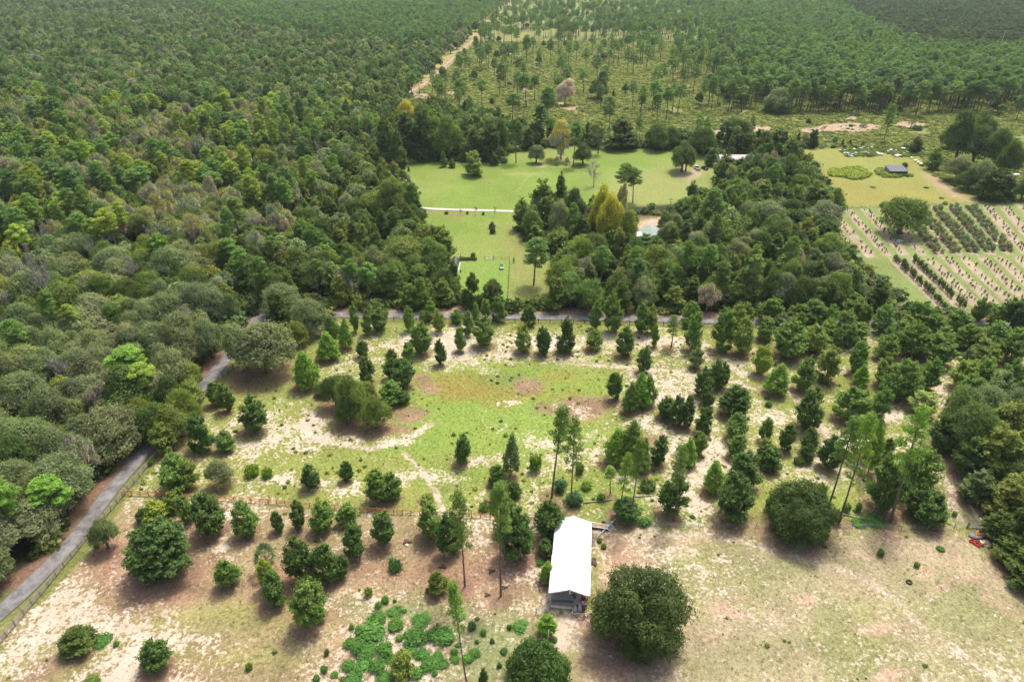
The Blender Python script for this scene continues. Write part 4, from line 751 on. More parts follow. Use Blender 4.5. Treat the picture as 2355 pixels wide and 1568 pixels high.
FRONTN = len(TREES)
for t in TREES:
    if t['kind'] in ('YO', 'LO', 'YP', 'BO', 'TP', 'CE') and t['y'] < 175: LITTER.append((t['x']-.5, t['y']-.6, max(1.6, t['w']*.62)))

# orchard plants
orch = []
for ri, (a, b, wd, what) in enumerate(ROWS):
    A, B = U(*a), U(*b); Ln = (B-A).length; d = (B-A)/Ln; nrm = Vector((d.y, -d.x, 0))
    for off in ((-.9, .9) if what != 'column' else (.0,)):
        s = .6
        while s < Ln-.5:
            p = A+d*s+nrm*(off*(1.25 if what == 'dense' else 1)+rnd.uniform(-.3, .3)); s += {'dense': 1.75, 'sap': 2.3, 'column': 1.45}[what]*rnd.uniform(.7, 1.35)
            if what == 'sap' and rnd.random() < .33: continue
            if what != 'sap' and rnd.random() < .06: continue
            if not inpoly(np.array([p.x]), np.array([p.y]), ORCH)[0]: continue
            h, w = {'dense': (rnd.uniform(1.3, 2.8), rnd.uniform(1.2, 2.1)), 'sap': (rnd.uniform(.5, 1.6), rnd.uniform(.4, .9)), 'column': (rnd.uniform(1.8, 3.4), rnd.uniform(.9, 1.5))}[what]
            orch.append((p.x, p.y, h, w, what, ri, 'left' if off < 0 else 'right'))

# ---------------------------------------------------------------- woods filled with trees
def fill(poly_bb, spacing, test, chooser, grow=0.0):
    "jittered grid over a box; spacing grows with distance"
    x0, x1, y0, y1 = poly_bb; out = []; y = y0
    while y < y1:
        sp = spacing*(1+grow*max(0, y-120)/400.); x = x0+rnd.uniform(0, sp)
        half = (y*cP+CAM_H*sP)/F*1177*1.1+14
        while x < x1:
            if abs(x) < half: out.append((x+rnd.uniform(-.42, .42)*sp, y+rnd.uniform(-.42, .42)*sp, sp))
            x += sp
        y += sp*.9
    P = np.array(out); keep = test(P[:, 0], P[:, 1]); P = P[keep]
    gx, gy = PA(P[:, 0], P[:, 1])
    n1 = fbm(P[:, 0], P[:, 1], 45, 3, 5)
    for k in range(len(P)): chooser(P[k, 0], P[k, 1], P[k, 2], gx[k], gy[k], n1[k])
HX = np.array([(t['x'], t['y'], t['w']) for t in TREES])
def clear_of_hand(X, Y, extra=1.2):
    k = np.ones(len(X), bool)
    for x, y, w in HX: k &= np.hypot(X-x, Y-y) > w*.36+extra
    return k
VIEW0 = UA([(-300, -100)])[0]
CLEARX = UA([(1462,500),(1572,500),(1572,522),(1520,562),(1462,580),(1450,540)])
YFX = UA([(1795,342),(2105,340),(2262,466),(1900,560),(1850,480),(1835,410)])
ORCHX = UA([(1880,470),(1885,540),(1905,600),(1945,650),(2000,700),(2060,722),(2110,722),(2110,480)])
LAWNX = UA([(1215,505),(1300,495),(1400,492),(1480,500),(1650,492),(1650,400),(1200,400)])
def in_forest(X, Y):
    k = ~inpoly(X, Y, LAWN) & ~inpoly(X, Y, CLEARX) & ~inpoly(X, Y, YFX) & ~inpoly(X, Y, YARD) & ~inpoly(X, Y, YFIELD) & ~inpoly(X, Y, ORCH) & ~inpoly(X, Y, FIELD) & ~inpoly(X, Y, ORCHX) & ~inpoly(X, Y, LAWNX)
    d = pdist(X, Y, ROADC, False); k &= (d > 4.6) & (pdist(X, Y, TRACK, False) > 7)
    for bx, by, br_ in ((855, 612, 11), (1690, 372, 12), (1495, 545, 7)):
        c = U(bx, by); k &= np.hypot(X-c.x, Y-c.y) > br_
    k &= ~(inpoly(X, Y, SAV) & ~inpoly(X, Y, HW))
    return k & clear_of_hand(X, Y)
def hsv_t(t, f=.12): return tuple(max(.01, c*(1+rnd.uniform(-f, f))) for c in t)
FILL = []
def addf(kind, X, Y, h, w, tint, jit=.12): FILL.append(dict(kind=kind, x=float(X), y=float(Y), h=float(h), w=float(w), t=tint, jit=jit, label=None, name=None))
def ch_forest(X, Y, sp, gx, gy, n):
    r = rnd.random(); left = gx < 640+.35*(720-gy) if gy > 200 else gx < 1200
    if gy < 130 and inpoly(np.array([X]), np.array([Y]), CONIF)[0]:
        addf('PI', X, Y, rnd.uniform(14, 21), sp*rnd.uniform(.68, 1.0), rnd.choice(['tg', 'g'])); return
    if X > 0 and gy < 330 and gx > 1000:                     # hardwood hammock beyond the pinewood
        addf('LO', X, Y, rnd.uniform(11, 16), rnd.uniform(10, 14), 'sg' if r < .85 else 'dg'); return
    if not left or (gx > 560 and gy > 560):                  # dark belt between lawns and lane
        if r < .50: addf('CE', X, Y, rnd.uniform(8, 12.5), rnd.uniform(5, 7.5), rnd.choice(['dg', 'dg', 'g', 'og']))
        elif r < .88: addf('LO', X, Y, rnd.uniform(8.5, 12), rnd.uniform(8, 11), rnd.choice(['dg', 'g', 'gg', 'dg']))
        elif r < .95: addf('PI', X, Y, rnd.uniform(14, 18), rnd.uniform(5, 6.5), 'g')
        else: addf('MT', X, Y, rnd.uniform(9, 12), rnd.uniform(6, 8), 'gg')
        return
    v = rnd.choice((.72, .85, 1.0, 1.0, 1.15, 1.32)); cl = vn(np.array([X/17.+3]), np.array([Y/17.+9]), 2)[0]      # uneven sizes; kinds stand in clumps
    if rnd.random() < .035: addf('BT', X, Y, rnd.uniform(9, 15), rnd.uniform(4, 7), 'gr'); return
    if gy > 600:                                             # near forest of grey live oaks
        if r < .60+.3*(n > .55): addf('LO', X, Y, rnd.uniform(8.5, 12.5)*v**.5, rnd.uniform(7.5, 11)*v, 'gg' if cl < .45 else rnd.choice(['gg', 'bl', 'g', 'dg', 'og']))
        elif r < .80: addf('LO', X, Y, rnd.uniform(7, 10), rnd.uniform(5, 8), rnd.choice(['og', 'dg', 'g', 'yg']))
        elif r < .93: addf('PI', X, Y, rnd.uniform(12, 18), rnd.uniform(5, 8), rnd.choice(['yg', 'yg', 'bg', 'g']))
        else: addf('MT', X, Y, rnd.uniform(9, 12), rnd.uniform(7, 9), 'gg')
    elif gy > 235+.05*gx:                                    # mixed pines and mossy trees
        if cl < .40 and r < .62: addf('PI', X, Y, rnd.uniform(14, 21), rnd.uniform(5.5, 9.0), rnd.choice(['yg', 'g', 'g', 'tg']))
        elif cl > .60 and r < .6: addf('MT', X, Y, rnd.uniform(11, 15)*v**.4, rnd.uniform(7, 11), rnd.choice(['og', 'gg']))
        elif r < .12: addf('PI', X, Y, rnd.uniform(15, 21), rnd.uniform(6, 8.5), rnd.choice(['yg', 'g']))
        elif r < .26: addf('MT', X, Y, rnd.uniform(10, 14), rnd.uniform(6, 9), 'og')
        elif r < .80: addf('LO', X, Y, rnd.uniform(8, 14)*v**.5, rnd.uniform(7, 11)*v, rnd.choice(['og', 'g', 'dg', 'gg', 'dg', 'tg']))
        else: addf('CE', X, Y, rnd.uniform(7, 13), rnd.uniform(4.5, 7), rnd.choice(['g', 'og', 'dg']))
    else:
        if r < .74: addf('LO', X, Y, rnd.uniform(9, 15)*v**.5, rnd.uniform(8, 12.5)*v, rnd.choice(['dg', 'dg', 'dg', 'tg', 'gg', 'bl']))  # far upper-left wood: cloud shade is put into these darker tints
        elif r < .84: addf('MT', X, Y, rnd.uniform(11, 14), rnd.uniform(8, 11), 'gg')
        elif r < .87: addf('LO', X, Y, rnd.uniform(10, 14), rnd.uniform(8, 11), 'yg')
        else: addf('PI', X, Y, rnd.uniform(15, 20), rnd.uniform(5, 8), rnd.choice(['tg', 'g']))
fill((-1300, 1150, 66, 1650), 6.4, in_forest, ch_forest, grow=.26)

def in_sav(X, Y):
    gx, gy = PA(X, Y)
    k = inpoly(X, Y, SAV) & ~inpoly(X, Y, HW) & (pdist(X, Y, TRACK, False) > 9) & (pdist(X, Y, PINKR, False) > 4) & clear_of_hand(X, Y, 1.0)
    n28 = fbm(X, Y, 28, 3, 7); n70 = fbm(X, Y, 70, 3, 6)
    gxw = gx+(n70-.5)*420+(n28-.5)*160; gyw = gy+(n28-.5)*46
    dens = .66*sstep(1500, 1860, gxw)*sstep(8, 62, gyw)*(gy < 262-(n28-.5)*30)+.0
    dens = np.maximum(dens, .26*sstep(1440, 1640, gxw)*(gy < 262))
    dens = np.maximum(dens, .55*sstep(.50, .60, n28)*(gy < 100)*(gy > 34)*(gx < 1600))
    dens = np.maximum(dens, .05+.20*sstep(.48, .62, n70)*(gy < 50)); dens = np.where(gy > 262, .004, dens); dens = np.where((gx < 1420) & (gy > 105), np.minimum(dens, .05), dens)
    return k & (np.random.default_rng(5).random(len(X)) < dens)
def ch_sav(X, Y, sp, gx, gy, n):
    r = rnd.random()
    if r < .96: addf('PI', X, Y, rnd.uniform(17, 23), rnd.uniform(7.5, 10.5), rnd.choice(['g', 'g', 'tg', 'tg']))
    else: addf('LO', X, Y, rnd.uniform(6, 9), rnd.uniform(6, 8), 'dg')
fill((-80, 1250, 250, 1650), 6.0, in_sav, ch_sav, grow=.12)

# the planted oaks thicken towards the right; dense wood on the right edge
PLANT = UA([(1640,748),(2420,752),(2480,1010),(2330,960),(2200,880),(2060,830),(1900,790),(1750,775)])
RW = UA([(2200,1000),(2330,940),(2600,960),(2900,1500),(2640,1560),(2430,1370),(2330,1285),(2255,1190),(2215,1110)])
def ch_plant(X, Y, sp, gx, gy, n): addf('YO', X, Y, rnd.uniform(5.5, 8.5), rnd.uniform(3.8, 5.6), rnd.choice(['g', 'g', 'og', 'bl']))
fill((60, 190, 90, 190), 8.5, lambda X, Y: inpoly(X, Y, PLANT) & clear_of_hand(X, Y, 1.6), ch_plant)
def ch_rw(X, Y, sp, gx, gy, n):
    r = rnd.random()
    if r < .5: addf('LO', X, Y, rnd.uniform(9, 13), rnd.uniform(7, 10), rnd.choice(['tg', 'dg', 'bl']))
    else: addf('CE', X, Y, rnd.uniform(9.5, 13.5), rnd.uniform(5, 7.5), rnd.choice(['g', 'og', 'dg']))
fill((60, 190, 40, 190), 5.6, lambda X, Y: inpoly(X, Y, RW) & clear_of_hand(X, Y, .4), ch_rw)
# understory along wood edges
EDGE = []
def ch_under(X, Y, sp, gx, gy, n): EDGE.append((X, Y, rnd.uniform(1.6, 4.2)))

# which of the filled trees are drawn one by one: the largest in view of each kind
CAP = {'LO': 300, 'PI': 300, 'CE': 300, 'MT': 240, 'YO': 300, 'BT': 90}
have = {}
for t in TREES: have[t['kind']] = have.get(t['kind'], 0)+1
for t in FILL:
    gx, gy = PA(t['x'], t['y']); _, g2 = PA(t['x'], t['y'], t['h']); m = 0
    vis = -30 < gx < 2384 and g2 < 1568 and gy > 5
    t['sz'] = float(gy-g2)*(1 if vis else 0)
STUFF = []
for k in CAP:
    L = sorted([t for t in FILL if t['kind'] == k], key=lambda t: -t['sz']); n = max(0, CAP[k]-have.get(k, 0))
    for i, t in enumerate(L): (TREES if i < n and t['sz'] > 8 else STUFF).append(t)
print('trees', len(TREES), 'stuff', len(STUFF), {k: sum(t['kind'] == k for t in TREES) for k in KIND})

# ---------------------------------------------------------------- ground, road, tracks
M_GROUND = mat_ground()
g_me = build_ground(); ground = link('ground', g_me, M_GROUND); tag(ground, 'sandy pasture, mown lawns, savanna grass and forest floor', kind='structure')
M_ASPH = mat_road('asphalt', (.215, .205, .20), (.10, .092, .088), (.13, .115, .10))
M_GRAV = mat_road('gravel', (.50, .45, .40), (.42, .37, .32), (.30, .30, .17))
M_DIRT = mat_road('dirt', (.38, .25, .18), (.30, .20, .15), (.28, .24, .10))
road = strip('road', ROADC, 3.4, .14, M_ASPH, wvar=lambda t, q: 3.4+3.2*math.exp(-((q.x-U(615,725).x)**2+(q.y-U(615,725).y)**2)/60)); tag(road, 'narrow grey asphalt lane curving round the field')
dr = strip('path', UA([(935,474),(972,480.5),(1040,483),(1110,484.5),(1178,486.5),(1230,488)]), 2.6, .13, M_GRAV); tag(dr, 'pale gravel drive between the two lawns')
tr = strip('track', TRACK, 2.6, .16, M_DIRT); tag(tr, 'reddish dirt track running away beside the pine savanna')

# ---------------------------------------------------------------- putting the plants on the ground
LM = [('the white-roofed barn',1312,1280),('the big oak beside the barn',1470,1420),('the round oak by the pasture fence',1830,1190),('the asphalt lane',130,1290),('the middle of the lane',300,1080),('the upper lane',440,920),
 ('the rail fence corner',290,1135),('the brown rail fence',700,1165),('the sandy live oak ring',850,940),('the rust-coloured grass',1150,890),('the lane bend',610,725),('the black plastic tunnel',1045,615),('the fenced garden lawn',1110,640),
 ('the lane with dark posts',1500,738),('the pale green roof',1495,535),('the mustard-yellow tree',1385,490),('the gravel drive',1070,484),('the solitary lawn tree',1088,380),('the white pickup',1603,385),('the grey house roof',1690,358),('the dark-roofed shed',2055,392),
 ('the scattered white boxes',2000,352),('the orchard oak',2065,500),('the dark orchard rows',2110,650),('the dirt track',1060,120),('the bare pink soil',1950,295),('the tall bare snag',90,610),('the lost tyre',2089,1337),('the red crate',2241,1250),('the green weed bed',930,1460),
 ('the round cedar bush',180,1470),('the fan palmetto',615,1270),('the bright plantation pine',1778,900),('the leaning pine',2045,1190),('the sandy gap',2185,1120),('the dead leaning trunk',2005,1170),('the far pine plantation',900,60),('the wooded horizon corner',150,60),('the mossy wood',300,330),
 ('the small stump',981,1355),('the wild weed mound',1946,400),('the pale canopy',1555,520),('the yellow field hedge',2230,380),('the open savanna',1350,190),('the steel power pole',1898,60),('the far hammock',2250,60)]
def relation(x, y):
    best = min(LM, key=lambda l: math.hypot((x-l[1])*.8, (y-l[2])*1.15)); dx, dy = x-best[1], y-best[2]; d = math.hypot(dx, dy)
    if abs(dx) > abs(dy)*1.1: w = ('right of' if dx > 0 else 'left of')
    else: w = 'behind' if dy < 0 else 'in front of'
    return (w+' '+best[0]) if d < 150 else ('well '+w+' '+best[0] if w[0] in 'rl' else 'far '+w+' '+best[0] if w == 'behind' else 'well '+w+' '+best[0])
ORD = ['', 'first', 'second', 'third', 'fourth', 'fifth', 'sixth', 'seventh', 'eighth', 'ninth']
PL = {'young oak': 'young oaks', 'cedar': 'cedars', 'live oak': 'live oaks', 'round oak': 'round oaks', 'tall pine': 'tall pines', 'bare-stemmed pine': 'bare-stemmed pines', 'young pine': 'young pines', 'moss-draped tree': 'mossy trees', 'leafless tree': 'leafless trees',
      'shrub': 'shrubs', 'weed tuft': 'weed tufts', 'palmetto': 'palmettos', 'broad bush': 'broad bushes', 'orchard sapling': 'orchard saplings'}
def auto_labels():
    med = {}
    for t in TREES: med.setdefault(t['kind'], []).append((t['h'], t['w']/t['h']))
    med = {k: np.median(np.array(v), 0) for k, v in med.items()}; G = {}
    for t in TREES:
        if t['label']: continue
        gx, gy = PA(t['x'], t['y'], t['h']*.5); h, s = t['h'], t['w']/t['h']; mh, ms = med[t['kind']]
        sz = 'slender' if s < ms*.82 else 'broad' if s > ms*1.2 else 'small' if h < mh*.8 else 'big' if h > mh*1.2 else ''
        t['gx'] = float(gx); t['cl'] = (sz, TWORD[t['t']], KIND[t['kind']][3], relation(float(gx), float(gy))); G.setdefault(t['cl'], []).append(t)
    for cl, L in G.items():
        L.sort(key=lambda t: t['gx']); a = ' '.join(w for w in cl[:2] if w)
        for i, t in enumerate(L):
            if len(L) == 1: t['label'] = f'{a} {cl[2]} {cl[3]}'
            elif len(L) == 2: t['label'] = f'{("leftmost", "rightmost")[i]} of two {a} {PL[cl[2]]} {cl[3]}'
            elif len(L) <= 9: t['label'] = (f'leftmost {a} {cl[2]} {cl[3]}' if i == 0 else f'{ORD[i+1]} from left of {a} {PL[cl[2]]} {cl[3]}')
            else: t['label'] = f'one of many {a} {PL[cl[2]]} {cl[3]}'
            t['label'] = ' '.join(t['label'].split()[:16])
auto_labels()
BR = {'ye': .0}
def tint_of(t, kind=None):
    b = TINT[t['t']]; j = t['jit']; l = rnd.uniform(1-j*1.6, 1+j*1.6)
    q = TWO.get(t['kind'], (1, 1, 1)); return [b[0]*l*(1+rnd.uniform(-j, j)*.8)*q[0], b[1]*l*(1+rnd.uniform(-j, j)*.35)*q[1], b[2]*l*(1+rnd.uniform(-j, j))*q[2]]
def plant(t):
    kind = t['kind']; nm, grp, cat, _ = KIND[kind]; pr = rnd.choice(PROTO[kind]); cr, tr, ex, Hh, Ww = pr
    an = rnd.uniform(.82, 1.18) if kind in ('LO', 'MT', 'YO', 'BT') else 1.0; s = (t['w']/Ww*an, t['w']/Ww/an, t['h']/Hh); rz = rnd.uniform(0, 6.28); tn = tint_of(t)
    if tr is None:
        r_ = bpy.data.objects.new(nm, cr); r_['tint'] = tn
    else: r_ = bpy.data.objects.new(nm, None)
    C.objects.link(r_); r_.location = (t['x'], t['y'], 0); r_.rotation_euler = (rnd.uniform(-.07, .07), rnd.uniform(-.07, .07), rz); r_.scale = s
    tag(r_, t['label'], cat, grp)
    if tr is not None:
        for n_, me in [('stem' if kind == 'SH' else 'trunk', tr), ('foliage' if kind == 'SH' else 'frond_crown' if kind == 'PA' else 'crown', cr)]+ex:
            if me is None: continue
            o = bpy.data.objects.new(n_, me); C.objects.link(o); o.parent = r_
            if n_ == 'hanging_moss': o['tint'] = [.62*rnd.uniform(.8, 1.15), .55*rnd.uniform(.88, 1.08), .46]
            elif n_ != 'trunk': o['tint'] = tn
    return r_
for t in TREES: plant(t)

# far woods and ground cover: masses nobody could count, spread by geometry nodes
def join(parts, name):
    V = []; I = []; ST = []; LV = []; MI = []; mats = []; nv = 0; nl = 0
    for me in parts:
        n = len(me.vertices); a = np.empty(n*3, np.float32); me.vertices.foreach_get('co', a); V.append(a.reshape(-1, 3))
        k = len(me.loops); b = np.empty(k, np.int32); me.loops.foreach_get('vertex_index', b); I.append(b+nv)
        p = len(me.polygons); c = np.empty(p, np.int32); me.polygons.foreach_get('loop_start', c); ST.append(c+nl)
        f = np.full(p, .5, np.float32)
        if 'leafvar' in me.attributes: me.attributes['leafvar'].data.foreach_get('value', f)
        LV.append(f); m = me.materials[0]
        if m not in mats: mats.append(m)
        MI.append(np.full(p, mats.index(m), np.int32)); nv += n; nl += k
    me = bpy.data.meshes.new(name); V = np.concatenate(V); me.vertices.add(len(V)); me.vertices.foreach_set('co', V.ravel()); I = np.concatenate(I); me.loops.add(len(I)); me.loops.foreach_set('vertex_index', I)
    ST = np.concatenate(ST); me.polygons.add(len(ST)); me.polygons.foreach_set('loop_start', ST); me.update(calc_edges=True)
    for m in mats: me.materials.append(m)
    me.polygons.foreach_set('material_index', np.concatenate(MI)); a = me.attributes.new('leafvar', 'FLOAT', 'FACE'); a.data.foreach_set('value', np.concatenate(LV)); return me
def scatter(name, label, cat, protos, P, scl, rot, idx, tint):
    col = bpy.data.collections.new(name+'_kinds')
    for i, me in enumerate(protos):
        o = bpy.data.objects.new(f'{name}_kind_{chr(97+i)}', me); col.objects.link(o)
    me = bpy.data.meshes.new(name); n = len(P); me.vertices.add(n); me.vertices.foreach_set('co', np.asarray(P, np.float32).ravel())
    for nm, ty, arr in (('scl', 'FLOAT_VECTOR', scl), ('rot', 'FLOAT_VECTOR', rot), ('tint', 'FLOAT_VECTOR', tint)):
        a = me.attributes.new(nm, ty, 'POINT'); a.data.foreach_set('vector', np.asarray(arr, np.float32).ravel())
    a = me.attributes.new('idx', 'INT', 'POINT'); a.data.foreach_set('value', np.asarray(idx, np.int32))
    o = bpy.data.objects.new(name, me); C.objects.link(o); tag(o, label, None, None, 'stuff')
    ng = bpy.data.node_groups.new(name, 'GeometryNodeTree'); ng.interface.new_socket('Geometry', in_out='INPUT', socket_type='NodeSocketGeometry'); ng.interface.new_socket('Geometry', in_out='OUTPUT', socket_type='NodeSocketGeometry')
    N, L = ng.nodes, ng.links; gi = N.new('NodeGroupInput'); go = N.new('NodeGroupOutput'); ip = N.new('GeometryNodeInstanceOnPoints'); ci = N.new('GeometryNodeCollectionInfo')
    ci.inputs['Collection'].default_value = col; ci.inputs['Separate Children'].default_value = True; ci.inputs['Reset Children'].default_value = True
    def na(nm, ty):
        a = N.new('GeometryNodeInputNamedAttribute'); a.data_type = ty; a.inputs['Name'].default_value = nm; return a.outputs['Attribute']
    L.new(gi.outputs[0], ip.inputs['Points']); L.new(ci.outputs[0], ip.inputs['Instance']); ip.inputs['Pick Instance'].default_value = True
    L.new(na('idx', 'INT'), ip.inputs['Instance Index']); L.new(na('scl', 'FLOAT_VECTOR'), ip.inputs['Scale']); L.new(na('rot', 'FLOAT_VECTOR'), ip.inputs['Rotation']); L.new(ip.outputs[0], go.inputs[0])
    md = o.modifiers.new('spread', 'NODES'); md.node_group = ng; return o
def scatter_trees(name, label, items):
    kinds = sorted({t['kind'] for t in items}); protos = []; base = {}; dims = []
    LOW = {'LO': lambda: [live_oak(121, 2800, .68, 26), live_oak(122, 2800, .68, 28), live_oak(123, 2800, .68, 30), live_oak(124, 2800, .68, 24)], 'PI': lambda: [pine(141, 1100, leaf=.34, nt=20, long=3), pine(142, 1100, leaf=.34, nt=20, long=3, crown0=.6), pine(143, 1100, leaf=.34, nt=22, long=3)],
           'CE': lambda: [cedar(111, .35, .55)], 'MT': lambda: [moss_tree(171, 1100, 420, .7), moss_tree(172, 1100, 420, .7)], 'YO': lambda: [young_oak(101, .4, .6)], 'BT': lambda: [bare_tree(181, dens=.8, twig=.07)]}
    for k in kinds:
        base[k] = (len(protos), 0); L = []
        for p in LOW[k]():
            L.append(p); protos.append(join([m for m in [p[0], p[1]]+[e[1] for e in p[2]] if m is not None], f'{KIND[k][0]}_far')); dims.append((p[3], p[4]))
        base[k] = (base[k][0], len(L))
    dims = [measure((p, None, [], 0, 0))[3:] for p in protos]
    P, sc, ro, ix, tn = [], [], [], [], []
    for t in items:
        b, n = base[t['kind']]; i = b+rnd.randrange(n); Hh, Ww = dims[i]; P.append((t['x'], t['y'], 0)); an = rnd.uniform(.8, 1.25); sc.append((t['w']/Ww*an, t['w']/Ww/an, t['h']/Hh)); ro.append((rnd.uniform(-.09, .09), rnd.uniform(-.09, .09), rnd.uniform(0, 6.28))); ix.append(i); tn.append(tint_of(t))
    return scatter(name, label, 'forest', protos, P, sc, ro, ix, tn)
left_far = [t for t in STUFF if not inpoly(np.array([t['x']]), np.array([t['y']]), SAV)[0]]; sav_far = [t for t in STUFF if t not in left_far] if len(STUFF) < 3000 else None
if sav_far is None:
    ins = inpoly(np.array([t['x'] for t in STUFF]), np.array([t['y'] for t in STUFF]), SAV); left_far = [t for t, k in zip(STUFF, ins) if not k]; sav_far = [t for t, k in zip(STUFF, ins) if k]
scatter_trees('far_forest', 'continuous far forest of oaks and pines fading to the horizon', left_far)
if sav_far: scatter_trees('pine_woods', 'open far pine woods on yellow-green savanna', sav_far)

def tuft(seed, n, leaf, h, sp, long):
    g = np.random.default_rng(seed); a = g.random(n)*6.28; r = np.sqrt(g.random(n))*sp; P = np.stack([np.cos(a)*r, np.sin(a)*r, h*(.25+.45*g.random(n))], 1)
    al = np.stack([np.cos(a)*.5, np.sin(a)*.5, np.ones(n)], 1)+g.normal(size=(n, 3))*.3; return quads_mesh('tuft', leafquads(P, g.normal(size=P.shape), leaf, g, long, al), g.random(n), M_LEAF)
def bush_small(seed, n=170, leaf=.28):
    g = random.Random(seed); L = [(g.uniform(-.5, .5), g.uniform(-.5, .5), g.uniform(.25, .6), .5, .5, .42) for _ in range(4)]
    return lobes_crown('low_bush', seed, L, n, leaf, rough=.25, shoot=.3, under=.8, long=1.7)
def cover(name, label, n, region_pts, test, protos, smin, smax, tints, seed, hs=1.0, pw=2.0):
    g = np.random.default_rng(seed); x0, y0 = region_pts.min(0); x1, y1 = region_pts.max(0)
    # even in the ground plane
    X = g.uniform(x0, x1, n); Y = g.uniform(y0, y1, n); half = (Y*cP+CAM_H*sP)/F*1177*1.06+5; k = (np.abs(X) < half) & test(X, Y); X, Y = X[k], Y[k]; m = len(X)
    s = smin+(smax-smin)*g.random(m)**pw; sc = np.stack([s, s*(.85+.3*g.random(m)), s*hs*(.7+.6*g.random(m))], 1); T = np.array([TINT[t] if isinstance(t, str) else t for t in tints]); T = T[g.integers(0, len(T), m)]*(1+g.normal(size=(m, 1))*.14)
    T = np.clip(T*(1+g.normal(size=(m, 3))*.05), .01, 1)
    z = (fbm(X, Y, 9, 3, 2)-.5)*.22
    return scatter(name, label, 'ground cover', protos, np.stack([X, Y, z], 1), sc, np.stack([0*X, 0*X, g.random(m)*6.28], 1), g.integers(0, len(protos), m), T)
def off_road(X, Y, d=3.0): return pdist(X, Y, ROADC, False) > d
tf = [tuft(1, 16, .06, .5, .3, 6), tuft(2, 20, .07, .45, .4, 5), tuft(3, 12, .06, .6, .25, 6)]
NEARP = UA([(-40, 745), (2400, 745), (2400, 1580), (-40, 1580)])
BB = lambda p: p
def f_field(X, Y):
    _, s = ground_fields_cheap(X, Y); return inpoly(X, Y, FIELD) & off_road(X, Y, 2.6) & (np.random.default_rng(3).random(len(X)) < np.clip(1.0-1.15*s, .06, 1))
def ground_fields_cheap(X, Y):
    c, s = ground_fields(X, Y); ns = fbm(X+3, Y+7, 1.6, 3, 5)-.5; return c, s+ns*1.2
cover('grass', 'rough grass and low weeds over the sandy field and pastures', 70000, np.array([[-140, 60], [160, 215]]), f_field, tf, .3, .85, [(.24, .27, .07), (.19, .25, .055), (.34, .28, .14), (.25, .27, .08), (.38, .30, .17), (.30, .22, .13)], 9, .7)
bs = [bush_small(1), bush_small(2), bush_small(3)]
cover('weeds', 'small leafy weeds dotted over the sandy field', 5200, np.array([[-140, 60], [160, 200]]), lambda X, Y: inpoly(X, Y, FIELD) & off_road(X, Y, 3) & (fbm(X, Y, 20, 3, 4) > .46) & ((PA(X, Y)[1] < 1190) | (np.random.default_rng(4).random(len(X)) < .12)), bs, .16, .62, ['g', 'bg', 'og', 'g', 'yg'], 10, .8, 3.0)
BARE = [(1745,296,32,7),(1950,294,78,11),(1865,300,30,6),(1650,305,22,5),(2090,287,38,8),(1960,272,16,5),(1312,250,22,5),(1045,215,18,4),(1290,240,14,4),(2180,225,14,4),(965,222,26,7),(1210,205,12,4)]
def bare_free(X, Y):
    k = np.ones(len(X), bool); r_ = np.random.default_rng(2).random(len(X)) < .06
    for px, py, rx, ry in BARE: k &= ~inpoly(X+(fbm(X, Y, 6, 2, 1)-.5)*5, Y, UA([(px+rx*math.cos(q*.4), py+ry*math.sin(q*.4)) for q in range(16)])) | r_
    return k
cover('undergrowth', 'low palmetto and gallberry scrub over the savanna', 420000, np.array([[-120, 255], [620, 900]]), lambda X, Y: inpoly(X, Y, SAV) & (~inpoly(X, Y, HW)) & (pdist(X, Y, TRACK, False) > 5) & bare_free(X, Y) & (Y < 900) & (~inpoly(X, Y, LAWN)) & (fbm(X, Y, 16, 3, 3)+.25*(fbm(X, Y, 60, 2, 6)-.5) > .20) & (np.random.default_rng(8).random(len(X)) < np.clip(330./Y, 0, 1)), bs, .35, 1.7, [(.22, .26, .065), (.29, .32, .08), (.16, .21, .055), (.31, .32, .10), (.24, .29, .07)], 12, .65, 2.8)
UND = [t for t in FILL if t['y'] < 330]
cover('forest_undergrowth', 'shrubby understorey between the trees of the woods', 24000, np.array([[-330, 66], [330, 420]]), lambda X, Y: (~inpoly(X, Y, FIELD)) & (~inpoly(X, Y, LAWN)) & (~inpoly(X, Y, ORCH)) & (~inpoly(X, Y, YFIELD)) & (~inpoly(X, Y, CLEAR)) & (~inpoly(X, Y, YARD)) & (~inpoly(X, Y, SAV)) & off_road(X, Y, 4.2), bs, 1.2, 3.6, ['dg', 'g', 'og', 'dg', 'tg'], 13, 1.0, 1.5)
# overgrown heaps in the mown field
for (pts, n, nm, lb, tn) in [([(1905,398),(1925,390),(1950,386),(1985,391),(2001,401),(1985,409),(1960,413),(1930,407),(1912,405)], 900, 'wild_weeds', 'irregular mound of tall bright weeds in the mown yellow field', [(.30, .36, .06), (.36, .40, .08), (.24, .32, .06), (.30, .38, .10)]),
        ([(2014,392),(2024,389),(2034,398),(2080,399),(2088,401),(2086,408),(2050,409),(2025,407)], 420, 'shed_weeds', 'tall weeds crowding round the dark-roofed shed', [(.22, .31, .06), (.27, .33, .07), (.17, .26, .06)]),
        ([(1930,352),(1950,343),(2000,338),(2110,338),(2125,352),(2100,362),(2060,362),(2040,352),(1990,362),(1950,362)], 600, 'box_weeds', 'weeds grown up between the scattered white boxes', ['g', 'yg', 'og'])]:
    pp = UA(pts); cover(nm, lb, n*4, pp, lambda X, Y, pp=pp: inpoly(X+(fbm(X, Y, 5, 2, 2)-.5)*6, Y+(fbm(X+9, Y, 5, 2, 4)-.5)*9, pp), bs, .4, 1.25 if nm != 'box_weeds' else 1.0, tn, 20+n, 1.0, 1.3)

